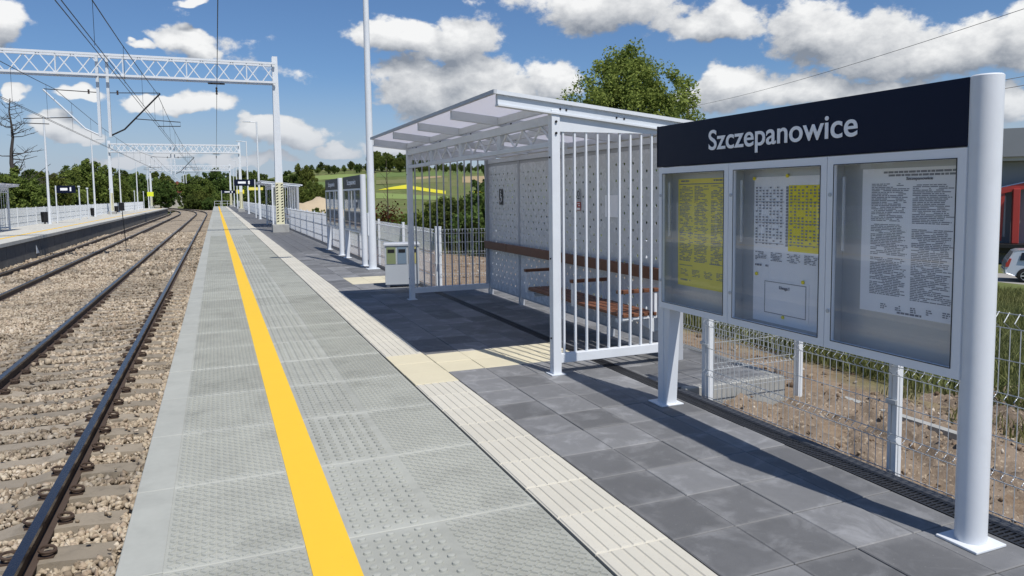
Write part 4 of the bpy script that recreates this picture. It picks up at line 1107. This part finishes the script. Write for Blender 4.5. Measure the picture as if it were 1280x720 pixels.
# hedge behind the opposite platform
for i in range(30):
    y = 6+i*5.2; x = -15.5+random.uniform(-1.2,1.2)
    tree('hedge_shrub', random.choice(['shrub','shrub','shrub2']), (x, y, float(terr(x,y))), random.uniform(1.05,1.35), 'green shrub in the hedge behind the opposite platform', 'shrub', 'shrubs behind the opposite platform')
for px, d, s, k in ((90,92,.62,'round'),(108,96,.74,'round'),(130,102,.68,'round'),(60,74,.5,'round'),(36,70,.50,'dark'),(150,130,.6,'dark'),(20,64,.46,'round')):
    tree('broadleaf_tree', k, place(px, d), s, 'leafy tree rising above the hedge by the opposite platform', 'tree', 'trees above the hedge')
# wood closing the view where the track bends
for i in range(26):
    px = 148+i*7.2+random.uniform(-2,2); d = random.uniform(215,262)
    if 208 < px < 234: d = 395
    tree('wood_tree', random.choice(['dark','round','round']), place(px, d), random.uniform(.95,1.35), 'tree in the wood where the tracks bend away', 'tree', 'wood at the bend')
for i in range(14):
    px = 236+i*6.4+random.uniform(-2,2); d = random.uniform(186,200)
    tree('wood_shrub', random.choice(['shrub','shrub2']), place(px, d), random.uniform(1.0,1.5), 'shrub at the foot of the wood by the bend', 'shrub', 'shrubs at the bend')
# bare dead tree
x, y, z = place(19, 66)
t = empty('dead_tree', (x,y,z), 'leafless dead tree rising behind the opposite platform shelter', 'tree')
mb = MB(); H = 9.6; g = random.Random(4)
tp = [(g.uniform(-.12,.12), g.uniform(-.12,.12), h) for h in np.linspace(-1,H,12)]
mb.tube(tp, list(np.linspace(.26,.03,12)), 7)
for k in range(34):
    h = g.uniform(2.6,H-.4); a = g.uniform(0,6.28); L = (H+1.5-h)*g.uniform(.22,.42)
    dx, dy = math.cos(a)*L, math.sin(a)*L; r_ = .055*(1-h/(H+1.5))+.018
    pts = [(0,0,h),(dx*.4,dy*.4,h+L*g.uniform(-.05,.15)),(dx,dy,h+L*g.uniform(.1,.5))]
    mb.tube(pts, [r_,r_*.7,r_*.3], 5)
    for q in range(3):
        u = g.uniform(.4,.95); p0 = (dx*u,dy*u,h+L*.2*u); mb.tube([p0,(p0[0]+g.uniform(-.5,.5),p0[1]+g.uniform(-.5,.5),p0[2]+g.uniform(.0,.6))], [r_*.45,r_*.2], 4)
part('trunk', mb, DEADB, t, True)
# small twiggy rust-coloured sapling beyond the fence
x, y, z = place(484, 40)
t = empty('bare_sapling', (x,y,z), 'thin bare sapling with rusty leaves beyond the fence', 'sapling')
mb = MB(); mb.tube([(0,0,-.2),(.03,0,1.6),(0,.02,4.2)], [.05,.035,.012], 6)
for k in range(12):
    h = .6+k*.25; a = g.uniform(0,6.28); mb.tube([(0,0,h),(math.cos(a)*.4,math.sin(a)*.4,h+.35)], [.014,.006], 4)
part('stem', mb, BARK, t, True)
C = rng.normal(size=(260,3))*np.array([.42,.42,.35])+np.array([0,0,1.2]); V, F = leaves(C, .09)
link('leaves', npmesh('leaves', V, F, leafmat('rusty_leaf', (.06,.03,.015), (.16,.07,.03)), rnd=rng.random(260)), t)
# earth mound
x, y, z = place(394, 74)
tag(link('earth_mound', gridmesh(np.linspace(-7,7,40), np.linspace(-5,5,30), lambda a, b: 2.2*np.exp(-(a/3.2)**2-(b/2.6)**2)*(1+.12*np.sin(a*2.1+b))+rng.normal(0,.06,a.shape)-.15, 'earth_mound', pm('pale_earth', (.46,.37,.25), .2, .8, .95, .4, 8)), None, (x,y,z)), 'heap of pale sandy earth beyond the mesh fence', 'earth heap')
# grass and weeds on the bank
def grass(name, n, xr, yr, hr, label, keepf=None, mat=LEAF_G):
    x = rng.uniform(*xr, n); y = rng.uniform(*yr, n)
    if keepf is not None: k = keepf(x, y); x, y = x[k], y[k]
    n = len(x); z = terr(x, y)+.02
    h = rng.uniform(*hr, n); a = rng.uniform(0, 6.28, n); w = .004+.006*rng.random(n)
    lean = rng.normal(0, .35, (n,2))*h[:,None]
    b0 = np.stack([x-np.cos(a)*w, y-np.sin(a)*w, z], 1); b1 = np.stack([x+np.cos(a)*w, y+np.sin(a)*w, z], 1)
    mm = np.stack([x+lean[:,0]*.35, y+lean[:,1]*.35, z+h*.6], 1); dx = np.stack([np.cos(a)*w*.8, np.sin(a)*w*.8, 0*a], 1)
    tp = np.stack([x+lean[:,0], y+lean[:,1], z+h], 1)
    V = np.stack([b0,b1,mm+dx,mm-dx,tp],1).reshape(-1,3); i = 5*np.arange(n)[:,None]
    F = np.concatenate([i+np.array([[0,1,2]]), i+np.array([[0,2,3]]), i+np.array([[3,2,4]])], 0)
    tag(link(name, npmesh(name, V, F, mat, rnd=np.tile(rng.random(n),3))), label, 'grass', kind='stuff')
patch = lambda x, y: np.sin(x*1.3+y*.9)*np.sin(y*1.7-x*.5)+rng.random(len(x))*1.1 > .25
grass('bank_grass', 120000, (6.4,16), (1.0,14), (.10,.40), 'green grass and weeds on the bank behind the fence', patch)
grass('far_grass', 36000, (14,27), (6,26), (.08,.24), 'taller grass at the foot of the bank')
grass('soil_weeds', 5000, (5.2,8), (-1,5), (.05,.22), 'sparse weeds on the bare soil', lambda x, y: np.sin(x*2.3+y*1.9)*np.sin(y*2.7-x*1.5) > .45)
grass('trackside_grass', 24000, (4.2,30), (24,60), (.2,.6), 'rough grass beyond the long mesh fence')
# loose stones on the soil
n = 12000; x = rng.uniform(3.6,8.2,n); y = rng.uniform(-1.5,4.8,n); s = .004+.017*rng.random(n)**5
C = np.stack([x,y,soilz(x,y)+s*.3],1)
n2 = 5000; x = rng.uniform(4.7,14,n2); y = rng.uniform(5,30,n2); s2_ = .012+.035*rng.random(n2)**4; C2 = np.stack([x,y,terr(x,y)+s2_*.3],1)
tag(link('soil_stones', stones('soil_stones', np.concatenate([C,C2]), np.concatenate([s,s2_]), RUBBLE)), 'pale stones and clods lying on the bare soil', 'stones', kind='stuff')
# buried concrete edging line across the soil
mb = MB(); a = (5.0,5.4); b_ = (4.98,-2)
mb.beam((5.05,4.7,float(terr(5.05,4.7))+.035),(5.05,-2,float(terr(5.05,-2))+.035),.07,.14); tag(part('soil_edging', mb, CONC, None), 'grey concrete edging strip lying in the bare soil', 'edging')

# ------------------------------------------------------------------ street side on the right
ca = gz(1272, 351, -2.72)
rd = MB(); d0 = np.array([ca[0], ca[1]]); az = np.array([-.62,.785])   # street direction
nrm = np.array([.785,.62])
def SP(a, b, z): q = d0+az*a+nrm*b; return (q[0], q[1], z)
rd.add([SP(-90,-4.2,-2.69),SP(90,-4.2,-2.69),SP(90,3.0,-2.69),SP(-90,3.0,-2.69)], [(0,1,2,3)])
tag(part('street', rd, ROADM, None), kind='structure')
def make_car():
    t = empty('parked_car', SP(-1.5,-.2,-2.69), 'silver hatchback parked on the street behind the bank', 'car', rz=math.atan2(az[1], az[0]))
    L = 4.2
    # local x: rear (+) .. front (-); the rear faces +az so that its tail shows first
    side = [(2.08,.42),(2.10,.75),(2.02,.98),(1.78,1.40),(1.60,1.47),(.2,1.52),(-.35,1.46),(-1.05,.98),(-1.85,.86),(-2.10,.66),(-2.10,.35),(-1.72,.30),(1.75,.30)]
    mb = MB(); n = len(side); W_ = .86
    rings = [(-W_,.0),(-W_+.02,.0),(W_-.02,.0),(W_,.0)]
    V = []; F = []
    for (yy_, k) in ((-.80,.93),(-.86,1.0),(.86,1.0),(.80,.93)):
        for (x, z) in side:
            tz = max(0, z-.95); sy = yy_*(1-.20*tz/.55)
            V.append((x*(.985 if abs(yy_) < .85 else 1), sy, z))
    for r_ in range(3):
        for k in range(n): F.append((r_*n+k, r_*n+(k+1)%n, (r_+1)*n+(k+1)%n, (r_+1)*n+k))
    F.append(tuple(range(n))); F.append(tuple(reversed(range(3*n,4*n))))
    mb.add(V, F); part('body', mb, CARP, t, True, bevel=.03)
    for s in (-1, 1):
        y = lambda z: s*(.866*(1-.20*max(0,z-.95)/.55)+.004)
        for poly in ([(1.55,1.02),(1.48,1.36),(.75,1.42),(.75,1.02)], [(.68,1.02),(.68,1.42),(-.22,1.40),(-.75,1.02)]):
            w = MB(); w.add([(x,y(z),z) for x,z in poly], [(0,1,2,3)]); part('side_window', w, CGLASS, t)
        part('tail_light', MB().prism([(1.96,.72),(2.085,.70),(2.075,.86),(1.93,1.10),(1.86,1.08)], 'y', *sorted((s*.66,s*.872))), REDP, t)
        for x in (1.30,-1.32):
            wh = link('wheel', None, t, (x, s*.78, .31))
            prof = [(.20,-.10),(.29,-.10),(.315,-.06),(.315,.06),(.29,.10),(.20,.10)]
            m_ = MB().lathe(prof, 24).mesh('tyre', TYRE, True); o = link('tyre', m_, wh, (0,0,0), (R(90),0,0))
            rim = MB().lathe([(.0,.0),(.05,.02),(.06,.0)], 12)
            for q in range(5): a = q*2*math.pi/5; rim.beam((.03*math.cos(a),.03*math.sin(a),0),(.20*math.cos(a),.20*math.sin(a),0),.05,.04,(0,0,1))
            rim.lathe([(.19,-.06),(.205,-.06),(.205,.06),(.19,.06)], 20)
            link('rim', rim.mesh('rim', ALU, True), wh, (0, s*.07, 0), (R(90),0,0))
            part('wheel_arch', MB().prism([(x+.36*math.cos(q),.31+.36*math.sin(q)) for q in np.linspace(-.1,math.pi+.1,14)], 'y', *sorted((s*.5,s*.864))), BLACK, t)
    rw = MB(); rw.add([(1.995,-.62,1.04),(1.995,.62,1.04),(1.80,.55,1.39),(1.80,-.55,1.39)], [(0,1,2,3)]); part('rear_window', rw, CGLASS, t)
    part('rear_bumper', MB().box(2.02,2.14,-.80,.80,.38,.60), CARP, t, bevel=.03)
    return t
make_car()
# low grey building and red crane trailer
bq = SP(4,19,-2.75)
t = empty('grey_building', bq, 'low grey building with a deep flat fascia across the street', 'building', rz=math.atan2(az[1], az[0]))
part('wall', MB().box(-22,16,0,9,0,5.9), FACADE, t)
r_ = part('roof', MB().box(-23,17,-1.8,10,6.15,7.75), FACADE, t); part('soffit', MB().box(-22.8,16.8,-1.6,9.8,5.92,6.14), WALLP, r_)
for k in range(-10, 8):
    w = part('window', MB().box(k*2.1-.75,k*2.1+.75,-.06,-.004,1.4,5.0), BLACK, t); part('pane', MB().box(k*2.1-.68,k*2.1-.03,-.075,-.062,1.5,4.9).box(k*2.1+.03,k*2.1+.68,-.075,-.062,1.5,4.9), CGLASS, w)
for k in range(-7, 6, 2): part('pillar', MB().box(k*3-.15,k*3+.15,-1.5,-1.2,0,5.91), WALLP, t)
tq = SP(-.7,9.5,-2.72)
t = empty('crane_trailer', tq, 'dark flatbed trailer carrying a folded red loading crane', 'trailer', rz=math.atan2(az[1], az[0]))
part('flatbed', MB().box(-5,5,-1.1,1.1,.95,1.15), BLACK, t); part('chassis', MB().box(-4.8,4.6,-.5,.5,.6,.94), BLACK, t)
for x in (-3.2,-2.1,3.0):
    for s in (-1,1): part('wheel', MB().tube([(x,s*.75,.45),(x,s*1.1,.45)], .45, 18), TYRE, t, True)
for x in np.arange(-4.8,5,1.2): part('stake', MB().box(x-.04,x+.04,-1.12,-1.05,1.16,1.75), STEELW, t)
part('side_rail', MB().box(-4.9,4.9,-1.12,-1.06,1.76,1.83), STEELW, t)
part('crane_column', MB().box(-.17,.17,-.35,.35,1.16,4.3), REDP, t, bevel=.03); part('crane_boom', MB().beam((.75,-.1,1.3),(.65,-.1,4.1),.2,.25).beam((1.1,-.1,4.1),(-1.6,-.1,4.75),.30,.34), REDP, t)
part('crane_ram', MB().tube([(.5,-.35,1.5),(.5,-.35,3.9)], .08, 10), STEELW, t); part('boom_tip', MB().beam((-1.6,.15,4.6),(-3.2,.15,2.6),.26,.3), REDP, t)
part('white_strip', MB().beam((1.1,-.285,4.30),(-1.6,-.285,4.95),.02,.07), LETTER, t)
# far house with red roof and low dark sheds by the bend
x, y, z = place(223, 300)
t = empty('red_roof_house', (x,y,-.6), 'small house with a red roof among trees by the bend', 'house')
part('wall', MB().box(-5,5,-4,4,-2,4.2), WALLP, t); rf = part('roof', MB().prism([(-5.6,4.2),(5.6,4.2),(0,8.6)], 'y', -4.5, 4.5), ROOFT, t); part('chimney', MB().box(1.2,2.0,-.4,.4,6.5,9.0), WALLP, rf)
for q in (-2.5, 2.2):
    w = part('window', MB().box(q-.6,q+.6,-4.06,-4.004,1.2,2.7), WHITE, t); part('pane', MB().box(q-.5,q+.5,-4.09,-4.062,1.3,2.6), CGLASS, w)
x, y, z = place(186, 262)
t = empty('long_shed', (x,y,-.2), 'long dark-roofed shed behind trees beyond the opposite platform', 'shed', rz=R(8))
part('wall', MB().box(-8,8,-4,4,-2,4.6), WALLP, t); part('roof', MB().prism([(-8.5,4.6),(8.5,4.6),(7.6,7.0),(-7.6,7.0)], 'y', -4.6, 4.6), pm('dark_roof', (.06,.055,.06), .2, .5, .8), t)
for q in range(-6,7,4):
    w = part('window', MB().box(q-.9,q+.9,-4.06,-4.004,.9,3.2), BLACK, t)
# far white building beyond the hill hedge is hidden; utility cable crossing the sky on the right
a = CAM+ray(860,134)*64; b_ = CAM+ray(1330,-6)*24
pts = [tuple(a+(b_-a)*u-np.array([0,0,1.0])*4*u*(1-u)*.35) for u in np.linspace(0,1,24)]
o = part('utility_cable', MB().tube([tuple(np.array(p)-a) for p in pts], .011, 5), CABLE, None, True, loc=tuple(a)); tag(o, 'thin dark cable crossing the sky above the name board', 'cable')
x, y = a[0], a[1]
t = empty('utility_pole', (x,y,float(terr(x,y))), 'wooden utility pole hidden among the poplar leaves', 'utility pole')
part('pole', MB().tube([(0,0,-.5),(0,0,a[2]-float(terr(x,y))+.3)], [.16,.11], 10), BARK, t, True); part('crossarm', MB().box(-.7,.7,-.05,.05,a[2]-float(terr(x,y))-.06,a[2]-float(terr(x,y))+.06), BARK, t)
for py in (101, 112):
    a = CAM+ray(1225,py+4)*30; b_ = CAM+ray(1330,py-14)*30
    o = part('utility_cable', MB().tube([(0,0,0),tuple(b_-a)], .013, 5), CABLE, None, True, loc=tuple(a)); tag(o, 'short span of dark cable right of the board pole', 'cable', 'cables right of the board')
